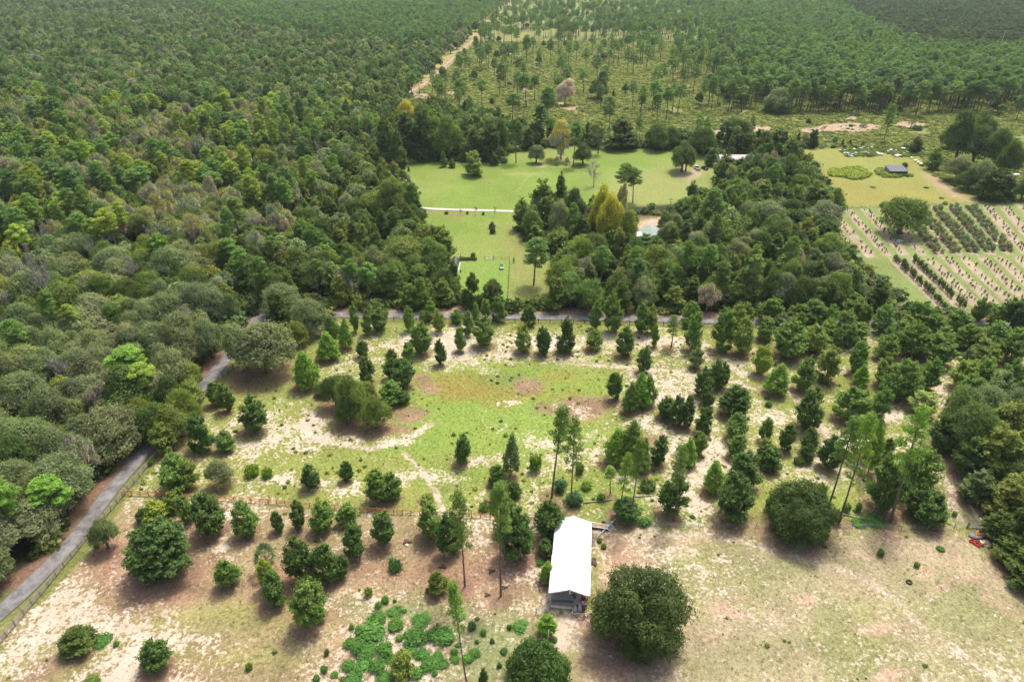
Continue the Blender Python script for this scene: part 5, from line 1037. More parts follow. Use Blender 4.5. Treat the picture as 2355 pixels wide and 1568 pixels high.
# orchard plants: the largest as single plants, the faintest saplings as one mass
def orch_mesh(seed, n, leaf, col_):
    g = random.Random(seed); L = [(g.uniform(-.22, .22), g.uniform(-.22, .22), .35+.5*i/4, .30, .30, .26) for i in range(5)]; L = [(l[0], l[1], l[2]*1.15, l[3], l[4], l[5]) for l in L]
    return lobes_crown('orchard_foliage', seed, L, n, leaf, rough=.25, shoot=.2, under=.9, long=1.7)
OC = [orch_mesh(s, 260, .15, 0) for s in (1, 2, 3)]; tb = MB(); tb.tube([(0, 0, -.05), (0, 0, .8)], [.03, .015], 4); OT = tb.mesh('orchard_stem'); OT.materials.append(M_BARK)
order = sorted(range(len(orch)), key=lambda i: -orch[i][2]*orch[i][3]); top = set(order[:300]); rest = []
ol = {'dense': 'bushy grey-green sapling in the densely planted orchard rows', 'column': 'dark upright sapling in the two dark orchard rows', 'sap': 'thin young sapling standing in a mulched orchard row'}
ot = {'dense': (.18, .215, .12), 'column': (.085, .12, .055), 'sap': (.17, .21, .08)}
RN = {6: 'first', 7: 'second', 8: 'third', 9: 'fourth', 10: 'fifth', 15: 'first', 16: 'second'}
for i, (x, y, h, w, what, ri, side) in enumerate(orch):
    tn = [c*rnd.uniform(.8, 1.2) for c in ot[what]]
    if i in top:
        r_ = bpy.data.objects.new('orchard_tree', OC[i % 3]); C.objects.link(r_); r_.location = (x, y, .04); r_.scale = (w, w, h/1.25); r_.rotation_euler = (0, 0, rnd.uniform(0, 6)); r_['tint'] = tn; tag(r_, (f'bushy grey-green sapling in the {side} line of the {RN.get(ri, "far")} dense orchard row' if what == 'dense' else f'dark upright sapling in the {RN.get(ri, "far")} dark row of the lower orchard' if what == 'column' else ol[what]), 'tree', 'orchard saplings')
        o = bpy.data.objects.new('stem', OT); C.objects.link(o); o.parent = r_
    else: rest.append((x, y, h, w, tn))
scatter('orchard_saplings_far', 'faint young saplings along the remaining mulched orchard rows', 'sapling', [join([c, OT], 'orchard_small') for c in OC], [(r[0], r[1], .04) for r in rest], [(r[3], r[3], r[2]/1.25) for r in rest], [(0, 0, rnd.uniform(0, 6)) for r in rest], [i % 3 for i in range(len(rest))], [r[4] for r in rest])

# ---------------------------------------------------------------- materials of built things
M_WHITE = solid('white_metal', (.74, .75, .76), .45, .10, .6); M_GREY = solid('grey_metal', (.42, .43, .44), .5, .12, 2.0, metal=.3)
M_WOODG = solid('weathered_boards', (.30, .26, .22), .9, .25, 1.5, bump=.2); M_WOODO = solid('new_brown_boards', (.52, .25, .10), .85, .2, 1.2); M_WOODD = solid('dark_posts', (.10, .08, .065), .9, .25, 2.0)
M_CONC = solid('concrete', (.40, .37, .34), .9, .12, .8); M_CONL = solid('pale_concrete', (.58, .55, .50), .9, .1, .8); M_DARK = solid('black_plastic', (.03, .032, .035), .5, .3, 2.0)
M_RED = solid('red_paint', (.60, .045, .02), .5, .12, 2.0); M_YEL = solid('yellow_paint', (.72, .45, .05), .5, .15, 2.0); M_BLUE = solid('blue_plastic', (.06, .28, .45), .5, .1, 2.0); M_TEAL = solid('teal_tarp', (.16, .24, .24), .7, .25, 3.0)
M_BROWN = solid('brown_cloth', (.16, .08, .055), .9, .3, 3.0); M_TARPG = solid('grey_tarp', (.46, .48, .50), .6, .2, 2.5, bump=.5); M_SHEET = solid('galvanised_sheet', (.36, .41, .44), .4, .12, 1.5, metal=.4)
M_ROOFD = solid('dark_roof', (.14, .15, .17), .7, .3, 1.2); M_ROOFG = solid('grey_roof', (.46, .42, .40), .8, .12, 1.0); M_ROOFP = solid('pale_green_roof', (.30, .36, .31), .5, .1, 1.0); M_WALL = solid('pale_wall', (.46, .45, .43), .8, .1, 1.0)
M_GLASS = solid('dark_glass', (.02, .025, .03), .15, .1, 1.0, spec=.6); M_TYRE = solid('tyre_rubber', (.03, .03, .032), .85, .2, 4.0); M_RUST = solid('rusty_red', (.30, .10, .06), .9, .3, 2.0); M_GALV = solid('gate_tube', (.42, .45, .44), .5, .1, 2.0, metal=.3)
M_SANDP = solid('sand_heap', (.56, .42, .28), .95, .15, 2.0); M_DIRTD = solid('dark_earth', (.09, .06, .04), .95, .35, 3.0, bump=.5)
M_TANW = solid('tan_timber', (.42, .30, .20), .85, .2, 1.5)

def frame_of(a, b):
    "empty-style frame whose +Y runs from a to b"
    d = Vector((b.x-a.x, b.y-a.y, 0)); return math.atan2(-d.x, d.y), d.length
def bar(b, p, q, w, h=None): # square bar between two points
    p, q = Vector(p), Vector(q); d = q-p; L = d.length; M = d.to_track_quat('Y', 'Z').to_matrix(); b.box((p+q)/2, (w, L, h or w), M=M); return b
def lump(name, dims, m, seed, parent=None, loc=None, fold=.18):
    g = np.random.default_rng(seed); b = MB(); n = 18; rr = 8; ph = g.random(6)*6.28; V = []; Fc = []
    for i in range(rr+1):
        t = i/rr*1.5708
        for k in range(n):
            a = 6.2832*k/n; w = 1+fold*(math.sin(3*a+ph[0])+.6*math.sin(7*a+ph[1])*math.cos(t))+fold*.5*math.sin(5*t+ph[2]+2*a)
            V.append((dims[0]/2*math.cos(a)*math.cos(t)*w, dims[1]/2*math.sin(a)*math.cos(t)*w, dims[2]*math.sin(t)*(1+fold*.6*math.sin(4*a+ph[3])*math.cos(t))))
    for i in range(rr):
        for k in range(n): p = i*n+k; q = i*n+(k+1) % n; Fc.append((p, q, q+n, p+n))
    b.add(V, Fc); return b.build(name, m, parent, True, loc)

UNIT = {}
def unit_box(m):
    if m.name not in UNIT:
        b = MB(); b.box((.5, 0, 0), (1, 1, 1)); me = b.mesh('rail'); me.materials.append(m); UNIT[m.name] = me
    return UNIT[m.name]
def fence(name, label, group, pts, spacing, mp, mr, ph, pw, rails, rh, rt, round_post=False, cat='fence', skip=()):
    root = empty(name, pts[0]); tag(root, label, cat, group); b = MB()
    if round_post: b.tube([(0, 0, -.2), (0, 0, ph)], pw/2, 7)
    else: b.box((0, 0, ph/2-.1), (pw, pw, ph+.2))
    pm = b.mesh('post'); pm.materials.append(mp); P = []; o0 = pts[0]; left = 0
    for a, c in zip(pts[:-1], pts[1:]):
        L = (c-a).length; n = max(1, round(L/spacing)); P += [a.lerp(c, k/n) for k in range(n)]
    P.append(pts[-1]); k = 0
    for i, p in enumerate(P):
        o = bpy.data.objects.new('post', pm); C.objects.link(o); o.parent = root; o.location = p-o0; o.rotation_euler = (rnd.uniform(-.03, .03), rnd.uniform(-.03, .03), rnd.uniform(0, .1)); o.scale = (1, 1, rnd.uniform(.94, 1.05))
    for i in range(len(P)-1):
        if i in skip: continue
        d = P[i+1]-P[i]; az = math.atan2(d.y, d.x)
        for z in rails:
            o = bpy.data.objects.new('wire' if rt < .05 and rh < .05 else 'rail', unit_box(mr)); C.objects.link(o); o.parent = root; s = Vector((-d.y, d.x, 0)).normalized()*(-pw/2-rt/2+.01) if not round_post else Vector()
            o.location = P[i]-o0+s+Vector((0, 0, z+rnd.uniform(-.02, .02))); o.rotation_euler = (0, rnd.uniform(-.006, .006), az); o.scale = (d.length*.995, rt, rh)
    return root

# fences
lane_f = fence('board_fence', 'weathered four-board fence running beside the asphalt lane', None, UA([(-120,1625),(15,1462),(111.7,1346.9),(213.3,1223.6),(295,1127),(356.7,1052),(420,975),(500,878),(536,846)]).tolist() and [Vector((p[0], p[1], 0)) for p in UA([(-120,1625),(15,1462),(111.7,1346.9),(213.3,1223.6),(295,1127),(356.7,1052),(420,975),(500,878),(536,846)])], 2.15, M_WOODD, M_WOODG, 1.35, .20, (.35, .68, 1.01, 1.28), .13, .05)
VL = lambda pts: [Vector((p[0], p[1], 0)) for p in UA(pts)]
fence('rail_fence', 'new orange-brown three-rail fence crossing the sandy field to the barn', None, VL([(284,1136),(500,1148),(637,1158),(828,1175),(945,1182),(1105,1190),(1236,1198)]), 1.85, M_WOODO, M_WOODO, 1.25, .14, (.42, .78, 1.12), .12, .045)
fence('corner_board_fence', 'short dark board fence under the live oak at the lane bend', None, VL([(640,738),(662,732),(705,736),(760,741)]), 2.2, M_WOODD, M_WOODG, 1.3, .16, (.4, .75, 1.1), .12, .05)
fence('dark_post_fence', 'long dark post and wire fence along the upper stretch of the lane', None, VL([(880,737),(1010,738),(1184,741),(1318,743),(1551,749),(1640,751)]), 3.3, M_WOODD, M_WOODD, 1.35, .16, (.5, .9, 1.25), .04, .03)
fence('dark_post_fence', 'dark post and wire fence hidden among the planted oaks beside the lane', None, VL([(1660,752),(1840,754),(2046,756),(2280,757)]), 3.3, M_WOODD, M_WOODD, 1.35, .16, (.5, .9, 1.25), .04, .03)
fence('wire_fence', 'grey wire fence with thin posts behind the open pasture', None, VL([(1410,1204),(1572,1212),(1737,1213),(1830,1214),(1931,1212),(2100,1217),(2163,1219),(2222,1212)]), 2.6, M_WOODG, M_GALV, 1.25, .11, (.3, .65, 1.0), .02, .02, True)
fence('wire_fence', 'wire fence with leaning posts along the foot of the right-hand wood', None, VL([(2190,1040),(2205,1110),(2232,1180),(2300,1262),(2420,1400),(2520,1500)]), 3.2, M_WOODG, M_GALV, 1.25, .11, (.3, .65, 1.0), .02, .02, True)
fence('field_fence', 'thin post fence between the yellow field and the orchard', None, VL([(1938,480),(2040,475),(2150,470),(2262,467),(2354,464),(2500,460)]), 4.5, M_WOODG, M_GALV, 1.2, .12, (.5, 1.0), .02, .02, True)
fence('field_fence', 'thin post fence along the far side of the yellow field', None, VL([(1834,342),(1960,340),(2100,338),(2135,340)]), 5.0, M_WOODG, M_GALV, 1.2, .12, (.5, 1.0), .02, .02, True)
fence('garden_fence', 'thin dark post fence enclosing the small garden lawn', None, VL([(1096,597),(1113,597)]) and VL([(1134,597),(1152,597),(1172,597),(1170,640),(1167,690)]), 3.0, M_WOODD, M_WOODD, 1.5, .12, (.3, .7, 1.1), .05, .03, True)
fence('orchard_fence', 'orange-brown rail fence at the roadside corner of the orchard', None, VL([(2264,722),(2284,722),(2340,724)]), 2.4, M_WOODO, M_WOODO, 1.3, .16, (.4, .75, 1.1), .14, .05)

def tube_gate(label, a, b, h=1.25, m=M_GALV, nbar=5, wood_posts=True, cat='gate', grp=None):
    root = empty('metal_gate', a); tag(root, label, cat, grp); d = b-a; L = d.length; az = math.atan2(d.y, d.x); root.rotation_euler = (0, 0, az)
    f = MB(); f.tube([(.1, 0, .15), (.1, 0, h)], .03, 6); f.tube([(L-.1, 0, .15), (L-.1, 0, h)], .03, 6); f.tube([(.1, 0, h), (L-.1, 0, h)], .035, 6); f.tube([(.1, 0, .15), (L-.1, 0, .15)], .03, 6); f.tube([(L/2, 0, .15), (L/2, 0, h)], .025, 6); f.build('gate_frame', m, root)
    for i in range(nbar-2): q = MB(); q.tube([(.1, 0, .15+(h-.15)*(i+1)/(nbar-1)), (L-.1, 0, .15+(h-.15)*(i+1)/(nbar-1))], .022, 5); q.build('bar', m, root)
    for x in (-.08, L+.08): q = MB(); q.tube([(x, 0, -.2), (x, 0, h+.3)], .08, 7); q.build('post', M_WOODG if wood_posts else m, root)
    return root
tube_gate('grey metal farm gate standing open beside the barn', U(1233, 1411), U(1262, 1406), 1.4)
tube_gate('pale metal gate in the back fence of the garden lawn', U(1115, 597), U(1133, 597), 1.3, M_WHITE)
tube_gate('grey green gate into the orchard beside the leaning brown rails', U(2054, 713), U(2064, 713), 1.3)
tube_gate('grey pipe gate at the corner where pasture fence meets the wood', U(2226, 1213), U(2262, 1214), 1.15)
b = MB(); root = empty('leaning_rails', U(2048, 716)); tag(root, 'orange-brown timber rails leaning beside the orchard gate', 'rails')
for k in range(4): q = MB(); bar(q, (k*.25-.6, -1.2+.3*k, .1), (k*.2+.4, 1.6, 1.3-.1*k), .14, .05); q.build('rail', M_WOODO, root)
q = MB(); q.tube([(0, 0, -.1), (.1, 0, 3.6)], .07, 7); tag(q.build('wooden_pole', M_WOODG, None, True, U(1262.5, 1409)), 'tall thin wooden pole at the barn gate', 'pole')
q = MB(); q.tube([(0, 0, -.1), (.2, .1, 4.6)], .06, 7); tag(q.build('wooden_pole', M_CONL, None, True, U(1257, 1490)), 'pale bare pole in front of the bright sapling oak', 'pole')
q = MB(); q.tube([(0, 0, -.1), (0, 0, 1.9)], .09, 7); q.tube([(-.1, 0, 1.8), (3.1, -.1, 1.8)], .05, 6); tag(q.build('fence_brace', M_WOODG, None, True, U(2224, 1209)), 'corner post with a long pale brace rail by the wood', 'fence brace')
q = MB(); bar(q, (0, 0, .9), (2.6, -5.4, .25), .12, .08); tag(q.build('long_pole', M_CONL, None, False, U(2249, 1198)), 'long pale pole lying slanted against the wood edge', 'pole')

# the barn
fr, bk = U(1310.1, 1351.6, 4.7), U(1318.8, 1188.9, 4.7); el, er = U(1264.6, 1357.6, 3.45), U(1357.1, 1362, 3.45)
rz, BL = frame_of(fr, bk); BW = (er-el).length; barn = empty('open_barn', (fr.x, fr.y, 0), rz)
tag(barn, 'long open-sided pole barn with a white metal gable roof', 'barn'); hw = BW/2; ez, rz_ = 3.45, 4.7
def slope(name, sx, y0, y1, e_out, m, th=.06, ribs=True):
    b = MB(); n = int((y1-y0)/.75); V = []; Fc = []
    ys = []
    for i in range(n):
        a = y0+(y1-y0)*i/n; s = (y1-y0)/n; ys += [(a, 0), (a+.06, .045), (a+.14, .045), (a+.2, 0)]
    ys.append((y1, 0)); E = Vector((sx*(hw+e_out), 0, ez-(rz_-ez)*e_out/hw)); Rg = Vector((0, 0, rz_)); N_ = Vector((sx*(rz_-ez), 0, hw)).normalized()
    for y, dz in ys:
        for P in (Rg, E): V += [tuple(P+Vector((0, y, 0))+N_*(dz+.05)), tuple(P+Vector((0, y, 0))-N_*.01)]
    for i in range(len(ys)-1):
        a = i*4; c = a+4; Fc += [(a, a+2, c+2, c), (a+1, c+1, c+3, a+3), (a+2, a+3, c+3, c+2)]
    Fc += [(0, 1, 3, 2), tuple(len(V)-4+k for k in (0, 2, 3, 1))]; b.add(V, Fc); return b.build(name, m, barn)
slope('roof_slope', -1, -.4, BL*.48, .12, M_WHITE); slope('roof_slope', -1, BL*.48, BL+.3, .02, M_WHITE); slope('roof_slope', 1, -.4, BL+.3, .05, M_WHITE)
q = MB(); q.box((0, BL/2-.05, rz_+.10), (.35, BL+.72, .05)); q.build('ridge_cap', M_WHITE, barn)
for sx in (-1, 1):
    for k in range(7):
        q = MB(); q.box((sx*(hw-.35), .15+k*(BL-.4)/6, (ez-.05)/2), (.16, .16, ez-.05)); q.build('post', M_WOODG, barn)
    q = MB(); bar(q, (sx*(hw+.1), -.43, ez-.16), (0, -.43, rz_-.03), .05, .22); q.build('fascia_board', M_TANW, barn)
    q = MB(); q.box((sx*(hw-.35), BL/2, ez-.16), (.06, BL-.3, .22)); q.build('eave_beam', M_WOODG, barn)
for k in range(7):
    for sx in (-1, 1): q = MB(); bar(q, (sx*(hw-.3), .15+k*(BL-.4)/6, ez-.15), (0, .15+k*(BL-.4)/6, rz_-.2), .08, .18); q.build('rafter', M_WOODG, barn)
q = MB(); q.box((0, BL/2, .06), (BW-.5, BL, .16)); q.build('floor_slab', M_CONC, barn)
q = MB(); q.box((-.1, -.35, .09), (BW-.9, .5, .2)); q.build('front_step', M_CONL, barn)
q = MB(); bar(q, (-hw+.5, .25, .32), (hw-.6, .25, .32), .2, .32); q.build('front_beam', M_TANW, barn)
for k in range(26): q = MB(); q.box((-hw+.55+k*(BW-1.1)/25, BL-.1, 1.5), ((BW-1.1)/25-.02, .04, 2.8)); q.build('wall_board', M_WOODG, barn)
for k in range(12): q = MB(); q.box((hw-.3, 4.4+k*1.0, 1.1), (.04, .96, 2.0)); q.build('side_board', M_WOODG, barn)
q = MB(); q.box((.05, -.5, rz_-.42), (.22, .18, .42)); q.lathe([(.0, 0), (.16, 0), (.2, -.08), (.0, -.12)], 10, (.05, -.5, rz_-.62)); q.build('gable_lamp', M_WHITE, barn)
Mb = Matrix.Translation((fr.x, fr.y, 0)) @ Matrix.Rotation(rz, 4, 'Z')
def in_barn(x, y, z=.14): return Mb @ Vector((x, y, z))
q = MB(); [q.box((0, 0, .12+.07*k), (4.2+.02*(k % 3), .95+.03*(k % 2), .06)) for k in range(9)]; [q.box((x, 0, .04), (.12, 1.0, .08)) for x in (-1.6, 0, 1.6)]
o = q.build('sheet_bundle', M_SHEET, None, False, in_barn(-1.35, 1.15)); o.rotation_euler = (0, 0, rz+.02); tag(o, 'long bundle of grey metal sheets lying across the barn front', 'metal sheets')
q = MB(); q.lathe([(.0, .05), (.33, .05), (.36, .0), (.38, .0), (.4, .55), (.43, .57), (.38, .6), (.36, .56), (.34, .1), (0, .08)], 20); o = q.build('feed_tub', M_TEAL, None, True, in_barn(.75, 1.95)); tag(o, 'round dark feed tub behind the sheet bundle', 'tub')
junk = [('storage_crate', M_WHITE, (.5, .4, .4), 2.55, .8, 'white crate in the junk at the right side of the barn'), ('storage_crate', M_DARK, (.7, .5, .5), 2.95, 1.5, 'black crate in the junk inside the barn'), ('storage_crate', M_BROWN, (.6, .6, .7), 2.5, 1.7, 'brown crate stacked against the barn post'),
        ('plastic_bin', M_RED, (.4, .4, .5), 3.35, .9, 'red plastic bin beside the barn corner post'), ('plastic_bin', M_BLUE, (.45, .4, .4), 3.3, .45, 'blue plastic bin at the very corner of the barn'), ('storage_crate', M_GREY, (.6, .4, .6), 3.1, 2.3, 'grey crate deeper inside the barn'), ('storage_crate', M_YEL, (.4, .5, .3), 2.4, 2.5, 'dull yellow crate deepest in the barn junk')]
for nm, m, d, x, y, lb in junk:
    q = MB(); w, l, h = d
    q.box((0, 0, .04), (w, l, .06)); [q.box((sx*(w/2-.02), 0, h/2), (.04, l, h)) for sx in (-1, 1)]; [q.box((0, sy*(l/2-.02), h/2), (w-.08, .04, h)) for sy in (-1, 1)]; q.box((0, 0, h*.72), (w-.1, l-.1, .1)); q.box((0, 0, h-.05), (w+.05, l+.05, .05)) if nm == 'storage_crate' else None
    o = q.build(nm, m, None, False, in_barn(min(x, hw-.75), y)); o.rotation_euler = (0, 0, rz+rnd.uniform(-.4, .4)); tag(o, lb, 'crate' if nm == 'storage_crate' else 'bin')
# pen in front of the barn
pc = [U(1318.5, 1393), U(1314, 1419), U(1343.5, 1421), U(1348, 1394)]; pen = empty('timber_pen', pc[0]); tag(pen, 'small timber pen in front of the barn heaped with tarps', 'pen')
for p in pc: q = MB(); q.box((0, 0, .55), (.14, .14, 1.4)); q.build('post', M_TANW, pen, loc=p-pc[0])
for a, c in ((0, 1), (1, 2), (2, 3)):
    for z in (.35, .75, 1.12): q = MB(); bar(q, pc[a]-pc[0]+Vector((0, 0, z)), pc[c]-pc[0]+Vector((0, 0, z)), .05, .14); q.build('rail', M_TANW, pen)
pm = (pc[0]+pc[2])/2
for dx, dy, d, m, lb in [(-.65, .5, (.9, 1.5, .8), M_TARPG, 'pale grey tarp heap at the left of the timber pen'), (.15, .6, (.8, 1.8, 1.0), M_TARPG, 'tall folded grey tarp in the middle of the timber pen'), (.85, .6, (.9, 1.6, .8), M_BROWN, 'dark brown cloth heap at the right of the timber pen'), (-.5, -.7, (1.1, .7, .5), M_DARK, 'black plastic heap by the front rail of the pen'), (.7, -.7, (1.0, .7, .5), M_CONL, 'whitish sack heap at the front corner of the pen')]:
    tag(lump('tarp_heap', d, m, int(100*abs(dx))+3, None, pm+Vector((dx, dy, 0))), lb, 'tarp')
# ladder against the left eave
lb_, lt = U(1245.5, 1341), U(1268, 1309, 3.5); lad = empty('ladder', lb_); tag(lad, 'pale ladder leaning on the left eave of the barn', 'ladder'); d = lt-lb_; sd_ = Vector((d.y, -d.x, 0)).normalized()*.25
for s in (-1, 1): q = MB(); bar(q, sd_*s, d+sd_*s, .06); q.build('side_rail', M_CONL, lad)
for k in range(1, 14): q = MB(); q.tube([d*(k/14)-sd_, d*(k/14)+sd_], .025, 5); q.build('rung', M_CONL, lad)
# clutter to the right of the barn
for k in range(9):
    q = MB(); L = rnd.uniform(2.0, 3.2); bar(q, (0, 0, .04), (-1.0, .3, 1.6+rnd.uniform(-.2, .2)), .22, .04); p = U(1364+k*.9, 1255-k*2.9)
    o = q.build('old_plank', M_WOODG, None, False, p); o.rotation_euler = (0, 0, rnd.uniform(-.5, .5)); tag(o, ['nearest', 'second', 'third', 'fourth', 'fifth', 'sixth', 'seventh', 'eighth', 'farthest'][k]+' of the grey planks leaning on the barn side', 'plank', 'grey planks leaning against the barn')
tl = empty('flat_trailer', U(1378, 1213), .22*-1); tag(tl, 'old flat trailer loaded with timber behind the barn side', 'trailer')
q = MB(); q.box((0, 0, .62), (3.4, 1.3, .1)); q.build('deck', M_CONL, tl)
q = MB(); bar(q, (-1.7, 0, .55), (-2.9, 0, .45), .1); q.build('tow_bar', M_RUST, tl)
for s in (-1, 1):
    q = MB(); q.lathe([(.12, -.09), (.3, -.11), (.34, -.06), (.34, .06), (.3, .11), (.12, .09)], 16, M=Matrix.Rotation(math.pi/2, 3, 'X')); w_ = q.build('wheel', M_TYRE, tl, True, (.7, s*.78, .34)); q = MB(); q.lathe([(0, -.05), (.14, -.08), (.14, .08), (0, .05)], 10, M=Matrix.Rotation(math.pi/2, 3, 'X')); q.build('rim', M_WHITE, w_, True)
for k in range(4): q = MB(); bar(q, (-1.6, -.4+.25*k, .72), (1.4, -.3+.22*k, .74+.04*k), .16, .06); q.build('timber', M_TANW, tl)
tag(lump('teal_tarp', (1.6, 1.2, .9), M_TEAL, 31, None, U(1400, 1208)), 'faded teal tarp bundle behind the old trailer', 'tarp')
tag(lump('dark_scrap', (1.0, .8, .9), M_DARK, 33, None, U(1387, 1205)), 'black scrap heap between trailer and teal tarp', 'scrap')
rk = empty('slatted_rack', U(1403, 1217), .55); tag(rk, 'grey slatted rack propped beside the old trailer', 'rack')
for k in range(8): q = MB(); bar(q, (-.65, -.5+.15*k, .25+.1*k), (.65, -.5+.15*k, .25+.1*k), .05); q.build('slat', M_GREY, rk)
for s in (-1, 1): q = MB(); bar(q, (s*.65, -.55, .2), (s*.65, .6, 1.0), .06); q.build('side_rail', M_GREY, rk); q = MB(); bar(q, (s*.6, .5, 0), (s*.6, .5, .9), .05); q.build('leg', M_GREY, rk)
for k in range(3): q = MB(); pa, pb = U(1369+k*1.3, 1238), U(1413+k*1.5, 1199); q.tube([Vector((0, 0, .12+.05*k)), pb-pa+Vector((0, 0, .9))], .045, 6); tag(q.build('long_pipe', M_CONL, None, True, pa), ['lowest', 'middle', 'uppermost'][k]+' of three pale pipes slanting over the trailer', 'pipe', 'pale pipes')
q = MB(); q.box((0, 0, .3), (1.5, 1.0, .04), M=Matrix.Rotation(.2, 3, 'X')); q.box((0, .3, .12), (1.2, .1, .24)); tag(q.build('rusty_sheet', M_RUST, None, False, U(1366, 1213)), 'rust-red sheet lying at the barn corner', 'metal sheet')
tag(lump('brush_heap', (1.2, 2.4, .35), M_DIRTD, 37, None, U(1365, 1292)), 'flat dark brush heap along the barn side', 'brush heap')
# wood corner: mower deck, crate, earth
md = empty('mower_deck', U(2243, 1232), .0); tag(md, 'grey rotary mower deck with a yellow hitch frame by the wood', 'mower')
q = MB(); q.lathe([(1.0, 0), (1.05, .05), (1.05, .28), (.95, .34), (0, .36)], 8); o = q.build('deck', solid('worn_grey_paint', (.17, .17, .18), .8, .3, 2.0, spec=.2), md); o.scale = (1.45, .75, 1)
q = MB(); bar(q, (-.35, -.5, .3), (-.1, .2, 1.0), .1); bar(q, (.35, -.4, .3), (-.1, .2, 1.0), .1); bar(q, (-.1, .2, 1.0), (.6, .45, .95), .1); q.build('hitch_frame', M_YEL, md)
q = MB(); q.box((.55, -.05, .48), (.5, .4, .3)); q.lathe([(.0, .3), (.14, .3), (.14, 0), (0, 0)], 10, (.3, .1, .36)); q.build('gearbox', M_RED, md)
q = MB(); q.box((0, 0, .16), (2.2, .15, .22)); q.build('rear_guard', M_DARK, md, loc=(0, -.8, 0))
rc = empty('red_crate', U(2241, 1250), -1.0); tag(rc, 'open bright red metal trough lying near the wood', 'trough')
q = MB(); q.box((0, 0, .05), (1.9, .62, .06)); q.build('floor_panel', M_RED, rc)
for s in (-1, 1): q = MB(); q.box((0, s*.33, .2), (1.96, .05, .4)); q.build('side_panel', M_RED, rc); q = MB(); q.box((s*.97, 0, .2), (.05, .62, .4)); q.build('end_panel', M_RED, rc)
q = MB(); q.box((-.1, 0, .2), (.05, .6, .3)); q.build('divider', M_RED, rc)
for i, (x, y, d) in enumerate([(2249, 1247, (.9, 1.1, .45)), (2255, 1253, (.7, 1.0, .4)), (2263, 1252, (1.2, .8, .35)), (2256, 1243, (.5, .6, .4))]): tag(lump('earth_clod', d, M_DIRTD, 41+i, None, U(x, y), .3), ['large', 'long', 'flat', 'small round'][i]+' dark earth clod on the sand beside the red trough', 'earth heap')
tag(lump('sand_heap', (2.6, 2.0, .35), M_SANDP, 46, None, U(2265, 1249), .1), 'low tan sand heap beside the dark earth clods', 'sand heap')
q = MB()
q.lathe([(.36, .0), (.52, .02), (.58, .12), (.52, .24), (.36, .26), (.30, .2), (.30, .06), (.36, .0)], 24); tag(q.build('tractor_tyre_ring', M_TYRE, None, True, U(2089.5, 1338.5)), 'black tyre lying flat in the open pasture', 'tyre')
q = MB(); q.lathe([(.0, .02), (.35, .02), (.5, .0), (.62, .10), (.7, .0)], 18); tag(q.build('sand_mound', M_SANDP, None, True, U(2282, 1549)), 'tiny sand mound with a dark hole in the pasture', 'sand mound')
# logs, stump
def log(label, a, b, r, m=M_DEAD, za=.15, zb=.15, name='fallen_log'):
    q = MB(); d = b-a; n = 5; q.tube([Vector((d.x*t, d.y*t, za+(zb-za)*t+.05*math.sin(t*9)+.15*math.sin(t*3.1)*r*3)) for t in [k/n for k in range(n+1)]], [r*(1-.5*k/n) for k in range(n+1)], 7); return tag(q.build(name, m, None, True, a), label, 'log')
log('pale log lying across the grass behind the barn', U(1341, 1157), U(1409, 1149), .16); log('short pale log beside the tall weeds behind the barn', U(1458, 1143), U(1498, 1140), .15); log('forked pale log just above the short log', U(1480, 1131), U(1497, 1135), .12)
log('long grey fallen log between shrubs and bare pines', U(1903, 1175), U(1992, 1196), .17); log('thin log crossing the end of the long fallen log', U(1983, 1194), U(2001, 1190), .12); log('grey fallen trunk lying in the shadow near the pasture corner', U(2160, 1196), U(2200, 1213), .14, M_WOODG)
log('dead leaning trunk standing between the bare pines', U(2006, 1176), U(2021, 1136), .14, M_TANW, .0, 3.6, 'dead_snag'); log('broken reddish pole slanting down from the dead trunk', U(2082, 1180), U(2030, 1140), .09, M_RUST, .1, 3.4, 'broken_pole')
q = MB(); q.lathe([(.34, -.1), (.28, .15), (.24, .9), (.16, 1.0), (0, .95)], 9); tag(q.build('tree_stump', M_BARK, None, True, U(981.5, 1360)), 'small dark stump beside the rounded yellowish cedar', 'stump')
tag(lump('white_scrap', (.7, .5, .2), M_WHITE, 51, None, U(935, 1252)), 'small white scrap on the sand left of the tall pine', 'scrap')
for x, y, s in [(1120,1367,.5),(1160,1350,.5),(936,1246,.8),(1130,1312,.6),(1018,1303,.6)]: tag(lump('dead_brush', (s*2, s*1.6, s*.5), M_DIRTD, int(x), None, U(x, y), .35), 'low dark brush clump on the litter '+('in front of the leaning pine' if x == 1120 else 'nearer the barn' if x == 1160 else 'beside the white scrap' if x == 936 else 'behind the leaning pine' if x == 1130 else 'behind the tallest pine'), 'brush')

